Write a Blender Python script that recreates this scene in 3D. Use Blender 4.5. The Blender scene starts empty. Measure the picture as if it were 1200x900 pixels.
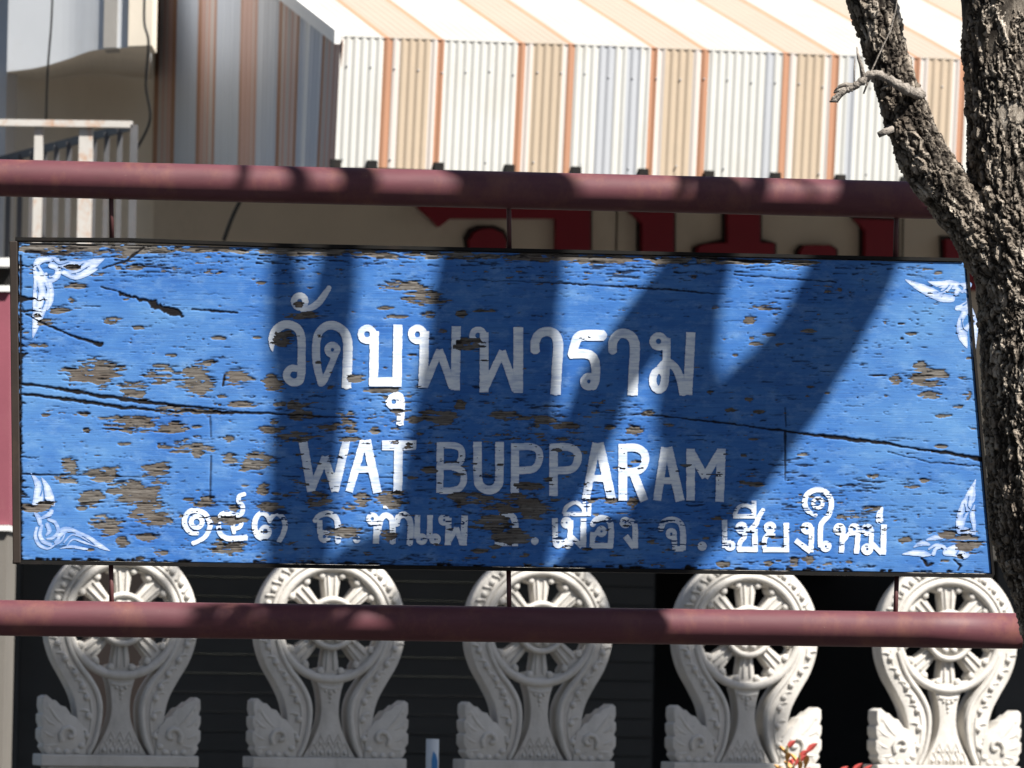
import bpy, bmesh, math, random
import numpy as np
from mathutils import Vector, Matrix
R = math.radians
random.seed(7); rng = np.random.default_rng(7)
scene = bpy.context.scene
COL = scene.collection

# ------------------------------------------------------------------ camera, sky, sun, exposure
CAM = Vector((0, -14, 1.6)); FPX = 6300.0
PITCH, ROLL = R(3.14), R(1.0)
_f = Vector((0, math.cos(PITCH), math.sin(PITCH)))
_r0 = Vector((1, 0, 0)); _u0 = Vector((0, -math.sin(PITCH), math.cos(PITCH)))
_r = _r0*math.cos(ROLL) + _u0*math.sin(ROLL)
_u = -_r0*math.sin(ROLL) + _u0*math.cos(ROLL)
cam = bpy.data.cameras.new('camera'); camo = bpy.data.objects.new('camera', cam); COL.objects.link(camo)
M = Matrix((( _r.x, _u.x, -_f.x, CAM.x), (_r.y, _u.y, -_f.y, CAM.y), (_r.z, _u.z, -_f.z, CAM.z), (0, 0, 0, 1)))
camo.matrix_world = M
cam.sensor_width = 36; cam.lens = FPX/1200*36; cam.clip_end = 2000; cam.clip_start = 0.1
cam.dof.use_dof = True; cam.dof.focus_distance = 13.9; cam.dof.aperture_fstop = 9.2
scene.camera = camo

SUN_EL, SUN_AZ = R(52), R(47)                # azimuth measured from the viewer's back towards the right
SD = Vector((math.sin(SUN_AZ)*math.cos(SUN_EL), -math.cos(SUN_AZ)*math.cos(SUN_EL), math.sin(SUN_EL)))
w = bpy.data.worlds.new('World'); scene.world = w; w.use_nodes = True
nt = w.node_tree; bg = nt.nodes['Background']
sky = nt.nodes.new('ShaderNodeTexSky'); sky.sky_type = 'NISHITA'; sky.sun_disc = False
sky.sun_elevation = SUN_EL; sky.sun_rotation = math.atan2(SD.x, SD.y)
nt.links.new(sky.outputs[0], bg.inputs[0]); bg.inputs[1].default_value = 0.05
sl = bpy.data.lights.new('sun', 'SUN'); sl.energy = 5.0; sl.angle = R(0.53); sl.color = (1, 0.96, 0.90)
so = bpy.data.objects.new('sun', sl); COL.objects.link(so); so.rotation_euler = SD.to_track_quat('Z', 'Y').to_euler()
so.location = SD*30
scene.view_settings.view_transform = 'Standard'; scene.view_settings.look = 'None'
scene.view_settings.exposure = 1.12; scene.view_settings.gamma = 1

# ------------------------------------------------------------------ helpers
def ray(px, py): return (_f*FPX + _r*(px-600) - _u*(py-450))
def atD(px, py, D):                          # point on the plane y = D-14
    d = ray(px, py); return CAM + d*(D/d.y)
class Plane:
    def __init__(s, O, yaw):
        s.O = Vector(O); s.ex = Vector((math.cos(yaw), math.sin(yaw), 0)); s.ez = Vector((0, 0, 1))
        s.n = Vector((math.sin(yaw), -math.cos(yaw), 0))        # towards the viewer
    def hit(s, px, py, off=0.0):
        d = ray(px, py); O = s.O + s.n*off
        return CAM + d*((O-CAM).dot(s.n)/d.dot(s.n))

def tag(o, label=None, cat=None, group=None, kind=None):
    if label: o['label'] = label
    if cat: o['category'] = cat
    if group: o['group'] = group
    if kind: o['kind'] = kind
    return o
def thing(name, label, cat, loc=(0, 0, 0), group=None):
    o = bpy.data.objects.new(name, None); COL.objects.link(o); o.location = loc
    o.empty_display_size = 0.2
    return tag(o, label, cat, group)
def link(name, me, mats, parent=None, smooth=False):
    o = bpy.data.objects.new(name, me); COL.objects.link(o)
    for m in (mats if isinstance(mats, (list, tuple)) else [mats]): me.materials.append(m)
    if smooth: me.polygons.foreach_set('use_smooth', [True]*len(me.polygons))
    if parent: o.parent = parent
    return o
class MB:
    """collects world-space shapes; build() links them as ONE mesh object"""
    def __init__(s): s.v = []; s.f = []; s.m = []
    def add(s, vs, fs, m=0):
        b = len(s.v); s.v += [Vector(v) for v in vs]; s.f += [[i+b for i in f] for f in fs]; s.m += [m]*len(fs)
    def box(s, c, sx, sy, sz, ex=Vector((1,0,0)), ey=Vector((0,1,0)), ez=Vector((0,0,1)), m=0):
        vs = [Vector(c)+ex*(sx/2*a)+ey*(sy/2*b)+ez*(sz/2*d) for a in (-1,1) for b in (-1,1) for d in (-1,1)]
        s.add(vs, [(0,1,3,2),(4,6,7,5),(0,4,5,1),(2,3,7,6),(0,2,6,4),(1,5,7,3)], m)
    def prism(s, front, vec, m=0):
        """closed solid: outline 'front' (facing the viewer) and its copy pushed by vec"""
        n = len(front); fr = [Vector(p) for p in front]; bk = [p+vec for p in fr]
        s.add(fr+bk, [list(range(n)), list(range(2*n-1, n-1, -1))] + [(i, i+n, (i+1) % n+n, (i+1) % n) for i in range(n)], m)
    def tube(s, pts, rad, seg=10, m=0, cap=True, jit=0):
        pts = [Vector(p) for p in pts]; n = len(pts)
        if not isinstance(rad, (list, tuple)): rad = [rad]*n
        prev = None; vs = []
        for i, p in enumerate(pts):
            t = (pts[min(i+1, n-1)] - pts[max(i-1, 0)]).normalized()
            if prev is None:
                a = t.orthogonal().normalized()
            else:
                a = prev - t*prev.dot(t); a = a.normalized() if a.length > 1e-6 else t.orthogonal().normalized()
            prev = a; b = t.cross(a)
            for k in range(seg):
                q = 2*math.pi*k/seg; rr = rad[i]*(1+jit*random.uniform(-1, 1))
                vs.append(p + a*(rr*math.cos(q)) + b*(rr*math.sin(q)))
        fs = [(i*seg+k, i*seg+(k+1) % seg, (i+1)*seg+(k+1) % seg, (i+1)*seg+k) for i in range(n-1) for k in range(seg)]
        if cap: fs += [list(range(seg-1, -1, -1)), list(range((n-1)*seg, n*seg))]
        s.add(vs, fs, m)
    def ball(s, c, r, sx=1, sy=1, sz=1, nu=8, nv=5, m=0):
        vs = []; c = Vector(c)
        for j in range(1, nv):
            th = math.pi*j/nv
            for i in range(nu):
                ph = 2*math.pi*i/nu
                vs.append(c+Vector((r*sx*math.sin(th)*math.cos(ph), r*sy*math.sin(th)*math.sin(ph), r*sz*math.cos(th))))
        vs += [c+Vector((0, 0, r*sz)), c-Vector((0, 0, r*sz))]
        T = len(vs)-2
        fs = [(j*nu+i, (j+1)*nu+i, (j+1)*nu+(i+1) % nu, j*nu+(i+1) % nu) for j in range(nv-2) for i in range(nu)]
        fs += [(T, i, (i+1) % nu) for i in range(nu)] + [(T+1, (nv-2)*nu+(i+1) % nu, (nv-2)*nu+i) for i in range(nu)]
        s.add(vs, fs, m)
    def build(s, name, mats, parent=None, smooth=False, bevel=0, seg=2, local=False, angle=40):
        off = Vector((0, 0, 0)) if (parent is None or local) else parent.location
        me = bpy.data.meshes.new(name); me.from_pydata([tuple(v-off) for v in s.v], [], s.f)
        o = link(name, me, mats, parent, smooth)
        me.polygons.foreach_set('material_index', s.m)
        bm = bmesh.new(); bm.from_mesh(me); bmesh.ops.recalc_face_normals(bm, faces=bm.faces[:]); bm.to_mesh(me); bm.free()
        if bevel:
            b = o.modifiers.new('bevel', 'BEVEL'); b.width = bevel; b.segments = seg; b.limit_method = 'ANGLE'; b.angle_limit = R(angle)
        return o
def smooth_pts(P, n=6, closed=False):
    P = [np.array(p, float) for p in P]
    if len(P) < 3: return P
    out = []; N = len(P)
    rngi = range(N if closed else N-1)
    for i in rngi:
        if closed: p0, p1, p2, p3 = P[(i-1) % N], P[i], P[(i+1) % N], P[(i+2) % N]
        else: p0, p1, p2, p3 = P[max(i-1, 0)], P[i], P[i+1], P[min(i+2, N-1)]
        for k in range(n):
            t = k/n
            out.append(0.5*(2*p1 + (p2-p0)*t + (2*p0-5*p1+4*p2-p3)*t*t + (3*p1-p0-3*p2+p3)*t**3))
    if not closed: out.append(P[-1])
    return out

# ------------------------------------------------------------------ materials
def newmat(name):
    m = bpy.data.materials.new(name); m.use_nodes = True
    t = m.node_tree; return m, t, t.nodes['Principled BSDF']
def N(t, typ, **kw):
    n = t.nodes.new(typ)
    for k, v in kw.items():
        if k.startswith('i_'): n.inputs[k[2:].replace('_', ' ')].default_value = v
        else: setattr(n, k, v)
    return n
def mapped(t, scale=(1, 1, 1), coord='Object'):
    tc = N(t, 'ShaderNodeTexCoord'); mp = N(t, 'ShaderNodeMapping'); mp.inputs['Scale'].default_value = scale
    t.links.new(tc.outputs[coord], mp.inputs['Vector']); return mp.outputs[0]
def noise(t, vec, scale, detail=4, rough=0.6):
    n = N(t, 'ShaderNodeTexNoise'); n.inputs['Scale'].default_value = scale; n.inputs['Detail'].default_value = detail
    n.inputs['Roughness'].default_value = rough; t.links.new(vec, n.inputs['Vector']); return n.outputs['Fac']
def ramp(t, fac, stops):
    r = N(t, 'ShaderNodeValToRGB'); e = r.color_ramp.elements
    while len(e) < len(stops): e.new(0.5)
    for k, (p, c) in enumerate(stops):
        e[k].position = p; e[k].color = (*c, 1) if len(c) == 3 else c
    t.links.new(fac, r.inputs[0]); return r.outputs[0]
def gray(v): return (v, v, v)
def mix(t, fac, a, b, blend='MIX'):
    n = N(t, 'ShaderNodeMix', data_type='RGBA', blend_type=blend)
    for s, v in ((n.inputs[0], fac), (n.inputs[6], a), (n.inputs[7], b)):
        if isinstance(v, bpy.types.NodeSocket): t.links.new(v, s)
        else: s.default_value = v if isinstance(v, (int, float)) else ((*v, 1) if len(v) == 3 else v)
    return n.outputs[2]
def bump(t, bsdf, h, strength=0.4, dist=0.01):
    b = N(t, 'ShaderNodeBump'); b.inputs['Strength'].default_value = strength; b.inputs['Distance'].default_value = dist
    t.links.new(h, b.inputs['Height']); t.links.new(b.outputs[0], bsdf.inputs['Normal'])
def attr(t, name):
    a = N(t, 'ShaderNodeAttribute', attribute_name=name); return a.outputs['Fac']

def surf(name, col, rough=0.7, var=0.25, scale=(6, 6, 6), dirt=None, dirt_amt=0.5, dirt_scale=3, bmp=0.2, bdist=0.003, metallic=0, spec=0.4, bscale=30):
    m, t, b = newmat(name)
    v = mapped(t, scale)
    n = noise(t, v, 1.0, 6)
    c = ramp(t, n, [(0.25, tuple(x*(1-var) for x in col)), (0.75, tuple(min(1, x*(1+var*0.6)) for x in col))])
    if dirt:
        d = noise(t, mapped(t, (dirt_scale, dirt_scale, dirt_scale*0.6)), 1.0, 8, 0.7)
        f = ramp(t, d, [(0.5, gray(0)), (0.72, gray(dirt_amt))])
        c = mix(t, f, c, dirt)
    t.links.new(c, b.inputs['Base Color'])
    b.inputs['Roughness'].default_value = rough; b.inputs['Metallic'].default_value = metallic
    b.inputs['Specular IOR Level'].default_value = spec
    if bmp: bump(t, b, noise(t, mapped(t, (1, 1, 1)), bscale, 6, 0.65), bmp, bdist)
    return m

def stone_mat():
    m, t, b = newmat('white_painted_stone')
    tc = N(t, 'ShaderNodeTexCoord'); oi = N(t, 'ShaderNodeObjectInfo'); gm = N(t, 'ShaderNodeNewGeometry')
    v = gm.outputs['Position']
    def nz_(sc, d=6, r_=0.65, st=(1, 1, 1)):
        mp = N(t, 'ShaderNodeMapping'); mp.inputs['Scale'].default_value = st; t.links.new(v, mp.inputs['Vector']); return noise(t, mp.outputs[0], sc, d, r_)
    c = ramp(t, nz_(8), [(0.3, (0.48, 0.455, 0.415)), (0.7, (0.585, 0.555, 0.51))])
    c = mix(t, ramp(t, nz_(9, 9, 0.75, (1, 1, 0.35)), [(0.52, gray(0)), (0.72, gray(0.6))]), c, (0.33, 0.31, 0.275))
    c = mix(t, ramp(t, nz_(26, 8, 0.8), [(0.60, gray(0)), (0.72, gray(0.7))]), c, (0.20, 0.19, 0.17))
    t.links.new(c, b.inputs['Base Color']); b.inputs['Roughness'].default_value = 0.8; b.inputs['Specular IOR Level'].default_value = 0.25
    bump(t, b, nz_(60, 8, 0.7), 0.6, 0.004)
    return m
M_stone = stone_mat()
M_pipe = surf('maroon_paint', (0.105, 0.031, 0.040), 0.6, 0.22, (5, 22, 22), (0.30, 0.13, 0.07), 0.35, 9, 0.12, 0.002)
_t = M_pipe.node_tree; _b = _t.nodes['Principled BSDF']; _src = _b.inputs['Base Color'].links[0].from_socket
_c = mix(_t, ramp(_t, noise(_t, mapped(_t, (14, 40, 40)), 1.0, 9, 0.8), [(0.62, gray(0)), (0.70, gray(0.7))]), _src, (0.075, 0.04, 0.03))
_c = mix(_t, ramp(_t, noise(_t, mapped(_t, (60, 90, 90)), 1.0, 4, 0.7), [(0.70, gray(0)), (0.76, gray(0.8))]), _c, (0.30, 0.20, 0.15))
_c = mix(_t, ramp(_t, noise(_t, mapped(_t, (3, 8, 14)), 1.0, 6, 0.7), [(0.45, gray(0)), (0.75, gray(0.4))]), _c, (0.14, 0.06, 0.065))
_t.links.new(_c, _b.inputs['Base Color'])
M_rod = surf('dark_maroon_steel', (0.09, 0.03, 0.03), 0.6, 0.3, (9, 9, 9))
M_black = surf('black_painted_steel', (0.008, 0.0075, 0.007), 0.7, 0.4, (8, 8, 8), (0.05, 0.03, 0.02), 0.3, 12, spec=0.2)
M_brownframe = surf('brown_steel', (0.028, 0.019, 0.014), 0.6, 0.3, (8, 8, 8), (0.07, 0.045, 0.03), 0.5, 12)
M_white_sheet = surf('white_sheet_metal', (0.475, 0.47, 0.44), 0.5, 0.06, (2, 2, 2), (0.40, 0.36, 0.30), 0.55, 3.2, 0)
M_tan_sheet = surf('tan_sheet_metal', (0.40, 0.32, 0.235), 0.5, 0.08, (3, 3, 1), (0.55, 0.42, 0.30), 0.4, 2.5, 0)
M_pale_sheet = surf('pale_sheet_metal', (0.50, 0.45, 0.41), 0.5, 0.05, (3, 3, 1), None, 0, 2.5, 0)
M_cream_sheet = surf('cream_sheet_metal', (0.30, 0.258, 0.21), 0.5, 0.05, (3, 3, 1), None, 0, 2.5, 0)
M_grey_side = surf('grey_side_sheet', (0.50, 0.53, 0.58), 0.5, 0.06, (3, 3, 1), None, 0, 2.5, 0)
M_roof_white = surf('white_roof_sheet', (0.345, 0.34, 0.32), 0.5, 0.06, (3, 3, 3), (0.30, 0.285, 0.26), 0.5, 2.0, 0)
M_orange_sheet = surf('orange_sheet_metal', (0.36, 0.185, 0.11), 0.5, 0.08, (3, 3, 1), None, 0, 2.5, 0)
M_grey_sheet = surf('grey_sheet_metal', (0.35, 0.36, 0.378), 0.5, 0.06, (3, 3, 1), None, 0, 2.5, 0)
M_mauve_sheet = surf('mauve_sheet_metal', (0.52, 0.33, 0.27), 0.5, 0.1, (3, 3, 1), None, 0, 2.5, 0)
M_trim = surf('white_trim', (0.72, 0.72, 0.70), 0.5, 0.06, (3, 3, 3))
M_fascia = surf('beige_plaster', (0.60, 0.52, 0.42), 0.85, 0.10, (2, 2, 2), (0.30, 0.25, 0.19), 0.5, 1.6, 0.15)
M_white_plaster = surf('white_plaster', (0.60, 0.62, 0.64), 0.85, 0.06, (2, 2, 2), (0.50, 0.48, 0.43), 0.5, 1.5, 0.1)
M_grey_plaster = surf('grey_plaster', (0.36, 0.34, 0.31), 0.85, 0.1, (4, 4, 2))
M_beige_plaster = surf('warm_beige_plaster', (0.74, 0.66, 0.54), 0.85, 0.1, (4, 4, 2))
M_greyshaft = surf('grey_beige_plaster', (0.17, 0.155, 0.135), 0.85, 0.15, (3, 3, 3))
M_red = surf('crimson_paint', (0.21, 0.004, 0.016), 0.5, 0.1, (5, 5, 5))
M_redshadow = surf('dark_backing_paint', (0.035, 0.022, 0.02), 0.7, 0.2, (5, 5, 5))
M_shutter = surf('dark_grey_shutter', (0.030, 0.030, 0.030), 0.7, 0.25, (2, 2, 6), (0.05, 0.045, 0.04), 0.3, 2)
M_interior = surf('dark_interior', (0.02, 0.02, 0.021), 0.9, 0.2)
M_door = surf('brown_door', (0.24, 0.17, 0.13), 0.7, 0.15, (3, 3, 3))
M_rustrail = surf('rusty_white_paint', (0.50, 0.475, 0.44), 0.6, 0.1, (9, 9, 9), (0.42, 0.20, 0.08), 0.95, 16, 0.2)
M_railshade = surf('shade_dark_rail', (0.10, 0.10, 0.105), 0.6, 0.2, (9, 9, 9), (0.12, 0.08, 0.06), 0.5, 12)  # rail colour darkened to stand for the shade on this side
M_cable = surf('black_cable', (0.03, 0.03, 0.03), 0.6, 0.2)
M_pink = surf('pink_plaster', (0.24, 0.066, 0.09), 0.8, 0.12, (3, 3, 3), (0.25, 0.12, 0.11), 0.5, 4)
M_pvc = surf('white_plastic', (0.60, 0.62, 0.62), 0.5, 0.08, (5, 5, 5), (0.4, 0.38, 0.33), 0.4, 12)
M_bluepaint = surf('blue_paint_mark', (0.05, 0.22, 0.50), 0.6, 0.15)
M_ground = surf('asphalt', (0.05, 0.049, 0.047), 0.9, 0.25, (1.2, 1.2, 1.2), (0.08, 0.075, 0.07), 0.5, 0.6, 0.4, 0.006, bscale=60)
M_paving = surf('concrete_paving', (0.05, 0.047, 0.043), 0.88, 0.2, (2, 2, 2), (0.04, 0.037, 0.034), 0.5, 1.2, 0.3, 0.004, bscale=40)
M_leaf = surf('green_leaf', (0.055, 0.10, 0.03), 0.55, 0.4, (3, 3, 3), bmp=0)
M_redleaf = surf('red_leaf', (0.45, 0.07, 0.06), 0.45, 0.3, (20, 20, 20), bmp=0)
M_yellowleaf = surf('yellow_leaf', (0.60, 0.30, 0.07), 0.45, 0.3, (20, 20, 20), bmp=0)
M_stem = surf('green_brown_stem', (0.16, 0.13, 0.06), 0.6, 0.2)
M_deadwood = surf('dead_grey_wood', (0.34, 0.30, 0.26), 0.85, 0.5, (60, 60, 60), (0.06, 0.05, 0.04), 0.9, 60, 1.0, 0.01, bscale=120)

def bark_mat():
    m, t, b = newmat('bark')
    f = attr(t, 'furrow')
    v = mapped(t, (1, 1, 0.35))
    n1 = noise(t, v, 40, 6, 0.7); n2 = noise(t, v, 9, 4, 0.6)
    plate = ramp(t, n1, [(0.34, (0.07, 0.057, 0.045)), (0.5, (0.31, 0.265, 0.215)), (0.64, (0.62, 0.55, 0.46))])
    plate = mix(t, ramp(t, n2, [(0.4, gray(0)), (0.65, gray(0.55))]), plate, (0.13, 0.10, 0.075))
    c = mix(t, ramp(t, f, [(0.10, gray(0)), (0.55, gray(1))]), (0.022, 0.017, 0.013), plate)  # furrows coloured dark for dirt and to deepen their shade
    t.links.new(c, b.inputs['Base Color']); b.inputs['Roughness'].default_value = 0.9; b.inputs['Specular IOR Level'].default_value = 0.2
    bump(t, b, noise(t, mapped(t, (1, 1, 0.45)), 75, 8, 0.75), 0.9, 0.008)
    return m
M_bark = bark_mat()

def board_mats():
    # blue paint over grey wood; 'peel', 'crack', 'fade' are fields over the board, partly painted shade and sunlight
    m, t, b = newmat('peeling_blue_paint')
    v1 = mapped(t, (5, 5, 9)); v2 = mapped(t, (5, 5, 130)); v3 = mapped(t, (11, 11, 300)); v4 = mapped(t, (14, 14, 30))
    n1 = noise(t, v1, 1, 6, 0.65); n2 = noise(t, v2, 1, 5, 0.7); n3 = noise(t, v3, 1, 4, 0.7); n4 = noise(t, v4, 1, 8, 0.7)
    blue = ramp(t, n1, [(0.25, (0.026, 0.105, 0.36)), (0.5, (0.043, 0.150, 0.435)), (0.75, (0.085, 0.22, 0.50))])
    blue = mix(t, ramp(t, n2, [(0.36, gray(0.45)), (0.50, gray(0))]), blue, (0.030, 0.09, 0.30))
    blue = mix(t, ramp(t, n3, [(0.50, gray(0)), (0.72, gray(0.25))]), blue, (0.14, 0.29, 0.53))
    blue = mix(t, ramp(t, n4, [(0.50, gray(0)), (0.72, gray(0.7))]), blue, (0.16, 0.30, 0.55))
    blue = mix(t, attr(t, 'fade_sunhaze'), blue, (0.165, 0.35, 0.58))
    wood = ramp(t, n3, [(0.3, (0.05, 0.044, 0.038)), (0.5, (0.15, 0.141, 0.129)), (0.7, (0.31, 0.293, 0.270))])
    wood = mix(t, ramp(t, n2, [(0.3, gray(0.75)), (0.55, gray(0))]), wood, (0.055, 0.04, 0.03))
    wood = mix(t, ramp(t, n1, [(0.35, gray(0.5)), (0.6, gray(0))]), wood, (0.09, 0.065, 0.05))
    c = mix(t, ramp(t, attr(t, 'peel'), [(0.40, gray(0)), (0.60, gray(1))]), blue, wood)
    c = mix(t, attr(t, 'crack_rimshade'), c, (0.012, 0.011, 0.012))
    t.links.new(c, b.inputs['Base Color']); b.inputs['Roughness'].default_value = 0.7; b.inputs['Specular IOR Level'].default_value = 0.08
    h = mix(t, 0.5, n2, n3); bump(t, b, h, 0.35, 0.003)
    m2, t, b = newmat('white_lettering_paint')
    v2 = mapped(t, (9, 9, 160)); v1 = mapped(t, (11, 11, 16)); n2 = noise(t, v2, 1, 5, 0.7); n1 = noise(t, v1, 1, 6, 0.7)
    c = ramp(t, n1, [(0.28, (0.60, 0.69, 0.82)), (0.55, (0.80, 0.85, 0.90))])
    c = mix(t, ramp(t, n2, [(0.33, gray(0.5)), (0.5, gray(0))]), c, (0.36, 0.44, 0.60))
    c = mix(t, attr(t, 'thin'), c, (0.16, 0.28, 0.56))
    t.links.new(c, b.inputs['Base Color']); b.inputs['Roughness'].default_value = 0.6
    bump(t, b, n2, 0.3, 0.003)
    return m, m2
M_board, M_letter = board_mats()

# ------------------------------------------------------------------ ground
def sheet(name, pts, m, z=0.0):
    mb = MB(); mb.add([(x, y, z) for x, y in pts], [list(range(len(pts)))]); o = mb.build(name, m); tag(o, kind='structure'); return o
sheet('ground', [(-400, -400), (400, -400), (400, 600), (-400, 600)], M_paving, 0)
sheet('road', [(-400, -22), (400, -22), (400, -6), (-400, -6)], M_ground, 0.004)

# ------------------------------------------------------------------ the blue sign: measured wear fields plus painted sun haze and flake shadows (photo pixels on the board)
SS = 1.5; X0, Y0, XW, YH = 10, 275, 1165, 410
GW, GH = int(XW*SS), int(YH*SS)
gx, gy = np.meshgrid(X0+np.arange(GW)/SS, Y0+np.arange(GH)/SS)
def up_noise(cx, cy, seed):                  # smooth value noise with cell size cx, cy (px)
    r = np.random.default_rng(seed); nx, ny = int(XW/cx)+4, int(YH/cy)+4
    a = r.random((ny, nx))*2-1
    fx = (gx-X0)/cx; fy = (gy-Y0)/cy
    ix = fx.astype(int); iy = fy.astype(int); tx = fx-ix; ty = fy-iy
    tx = tx*tx*(3-2*tx); ty = ty*ty*(3-2*ty)
    return (a[iy, ix]*(1-tx)+a[iy, ix+1]*tx)*(1-ty) + (a[iy+1, ix]*(1-tx)+a[iy+1, ix+1]*tx)*ty
def fbm(cx, cy, seed, o=4):
    s = 0; amp = 1; tot = 0
    for k in range(o):
        s = s + amp*up_noise(max(cx/2**k, 0.9), max(cy/2**k, 0.8), seed+k); tot += amp; amp *= 0.62
    return s/tot
def sets(ox, oy, sc, L): return [(ox+a/sc, oy+b/sc, c/sc, d/sc) for a, b, c, d in L]
BLOBS = []
BLOBS += sets(0, 280, 2.857, [(315,450,80,42),(540,450,52,30),(655,475,52,45),(440,500,48,25),(465,520,30,20),(800,462,40,25),(372,272,28,20),(735,332,27,9),
  (440,615,80,24),(570,630,42,18),(625,690,68,22),(660,715,30,20),(520,770,52,22),(775,740,38,24),(860,750,52,28),(340,790,52,28),(215,805,42,13),(455,850,85,40),
  (310,865,40,18),(690,870,32,25),(920,480,38,26),(990,665,55,13),(650,577,110,9),(920,610,27,11),(820,555,60,9),(235,755,30,26),(150,890,32,16),(260,158,36,13),
  (200,240,30,18),(125,255,20,10),(240,205,18,10),(705,415,28,14),(572,390,20,8),(460,297,20,12),(395,95,20,14),(450,95,40,8),(860,330,12,7),(745,525,20,8),(660,628,22,8),
  (415,687,24,7),(290,640,14,10),(150,590,14,6),(280,585,20,12),(765,670,16,18),(575,575,40,20),(1000,560,35,12),(930,553,22,10),(1165,610,28,30),(1090,630,30,12),(905,640,45,10)])
BLOBS += sets(300, 300, 3.75, [(640,130,75,22),(730,185,95,32),(760,260,34,16),(620,268,48,9),(570,228,32,10),(130,360,55,30),(80,560,42,36),(410,725,36,42),(330,755,50,18),
  (200,795,75,20),(110,650,27,10),(440,540,42,22),(560,590,75,14),(705,718,42,17),(520,770,32,18),(50,770,52,18),(80,730,27,12),(930,390,65,26),(820,330,32,18),(900,650,32,26),
  (1100,700,60,20),(210,262,80,14),(190,210,30,16),(170,650,38,14),(240,700,35,20),(690,435,30,10),(905,255,25,15),(1010,240,40,12),(1000,460,40,8)])
BLOBS += sets(320, 480, 3.75, [(340,60,36,46),(110,130,75,11),(340,130,55,9),(235,80,36,34),(200,400,55,26),(390,395,42,42),(520,395,62,32),(610,295,36,15),(870,390,115,26),
  (1080,415,115,48),(970,490,85,36),(1050,560,70,30),(330,540,62,22),(505,545,36,28),(720,30,90,20),(110,30,52,24),(415,633,27,11),(690,265,40,18),(750,60,50,12),(1110,330,50,12),(870,650,40,8),(970,650,18,14),(820,285,35,10),(330,430,50,18)])
BLOBS += sets(600, 480, 3.75, [(80,430,85,62),(140,45,55,18),(430,80,36,22),(540,90,48,27),(400,400,75,13),(530,410,37,26),(690,70,27,10),(1040,330,62,12),(640,585,42,20),
  (940,680,33,24),(1125,680,22,15),(1100,590,22,8),(70,340,60,14),(240,72,60,12),(30,40,60,10),(180,130,60,8),(250,295,22,16),(110,70,16,14),(330,615,26,10),(545,230,30,6),(460,640,30,8),(1060,130,25,12),(600,18,35,12)])
BLOBS += sets(780, 280, 2.857, [(860,465,52,34),(850,425,22,14),(925,455,32,18),(880,522,37,12),(1000,463,27,9),(715,458,37,8),(770,470,22,14),(925,592,27,7),(335,230,40,9),
  (280,272,25,14),(300,350,30,7),(380,355,20,7),(465,722,27,7),(280,535,18,12),(310,578,22,8),(1010,520,14,16),(920,272,12,6),(790,285,14,4),(165,228,18,7),(150,515,14,7),(540,515,10,5),(235,390,12,5),(300,825,30,8),(820,830,26,7),(1015,400,12,6),(915,115,24,7),(790,335,8,6)])
BLOBS += sets(780, 585, 2.857, [(945,120,27,20),(1010,145,48,28),(800,135,27,13),(430,215,16,26),(200,215,33,12),(480,205,17,15),(615,212,17,12),(340,215,17,12),(440,110,20,10),(985,190,14,14)])
BLOBS += sets(0, 585, 2.857, [(360,90,48,30),(755,68,62,18),(490,125,37,15),(410,145,22,18),(530,72,42,15),(495,40,60,40),(535,180,27,15),(1150,110,55,20),(760,165,48,20),(690,15,36,22),(900,25,45,14),(300,5,40,16),(120,30,45,14),(270,30,24,12)])
BLOBS += sets(200, 560, 7.5, [(810,100,60,50),(860,260,80,50),(295,200,58,60),(650,70,42,20),(550,265,52,25),(490,620,95,45),(950,260,60,18),(160,190,60,22),(930,140,50,20)])
BLOBS = [(a, b, c*1.08, d*1.1) if c > 14 else (a, b, c*random.uniform(.7, 1.1), d*random.uniform(.6, 1.1)) for a, b, c, d in BLOBS]
ytop = lambda x: 284 + (x-22)*(24/1109.0)
ybot = lambda x: 656 + (x-24)*(16/1138.0)
for x, wd, hh in ((180,55,5),(235,45,4),(300,50,4),(160,30,6),(60,40,10),(110,45,8),(350,40,4),(380,30,6),(420,45,4),(470,50,6),(500,30,5),(560,45,5),(640,60,5),(700,50,6),(760,45,5),(810,40,4),(880,40,3),(930,25,3)):
    BLOBS.append((x, ytop(x)+4, wd, hh))
for k in range(70):                         # scattered small flakes, more in the weathered zones
    while True:
        x, y = random.uniform(25, 1150), random.uniform(290, 668)
        d = 0.16
        if x < 760 and y > 430: d = 0.8
        if y > 560: d = max(d, 0.75)
        if x < 120: d = max(d, 0.5)
        if 760 < x and y > 470: d = max(d, 0.4)
        if random.random() < d: break
    s = random.uniform(0.6, 1.6)*random.uniform(0.6, 1.2)
    BLOBS.append((x, y, 6*s, 2.0*s))
F = np.full(gx.shape, -1.0)
for cx, cy, rx, ry in BLOBS:
    x0, x1 = int((cx-2.2*rx-X0)*SS), int((cx+2.2*rx-X0)*SS)+2
    y0, y1 = int((cy-2.2*ry-Y0)*SS), int((cy+2.2*ry-Y0)*SS)+2
    x0, y0 = max(x0, 0), max(y0, 0)
    if x1 <= x0 or y1 <= y0: continue
    sl_ = (slice(y0, y1), slice(x0, x1))
    q = 1-np.sqrt(((gx[sl_]-cx)/rx)**2 + ((gy[sl_]-cy)/ry)**2)
    F[sl_] = np.maximum(F[sl_], np.clip(q*1.5, -1, 0.55))
nz = fbm(16, 5.5, 11, 4); nz2 = fbm(34, 3.0, 31, 4)
nz3 = fbm(11, 1.7, 91, 3)
peelv = F + 0.95*nz + 0.50*nz2 + 0.95*nz3 - 0.15
dens = np.full(gx.shape, 0.30)
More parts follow.
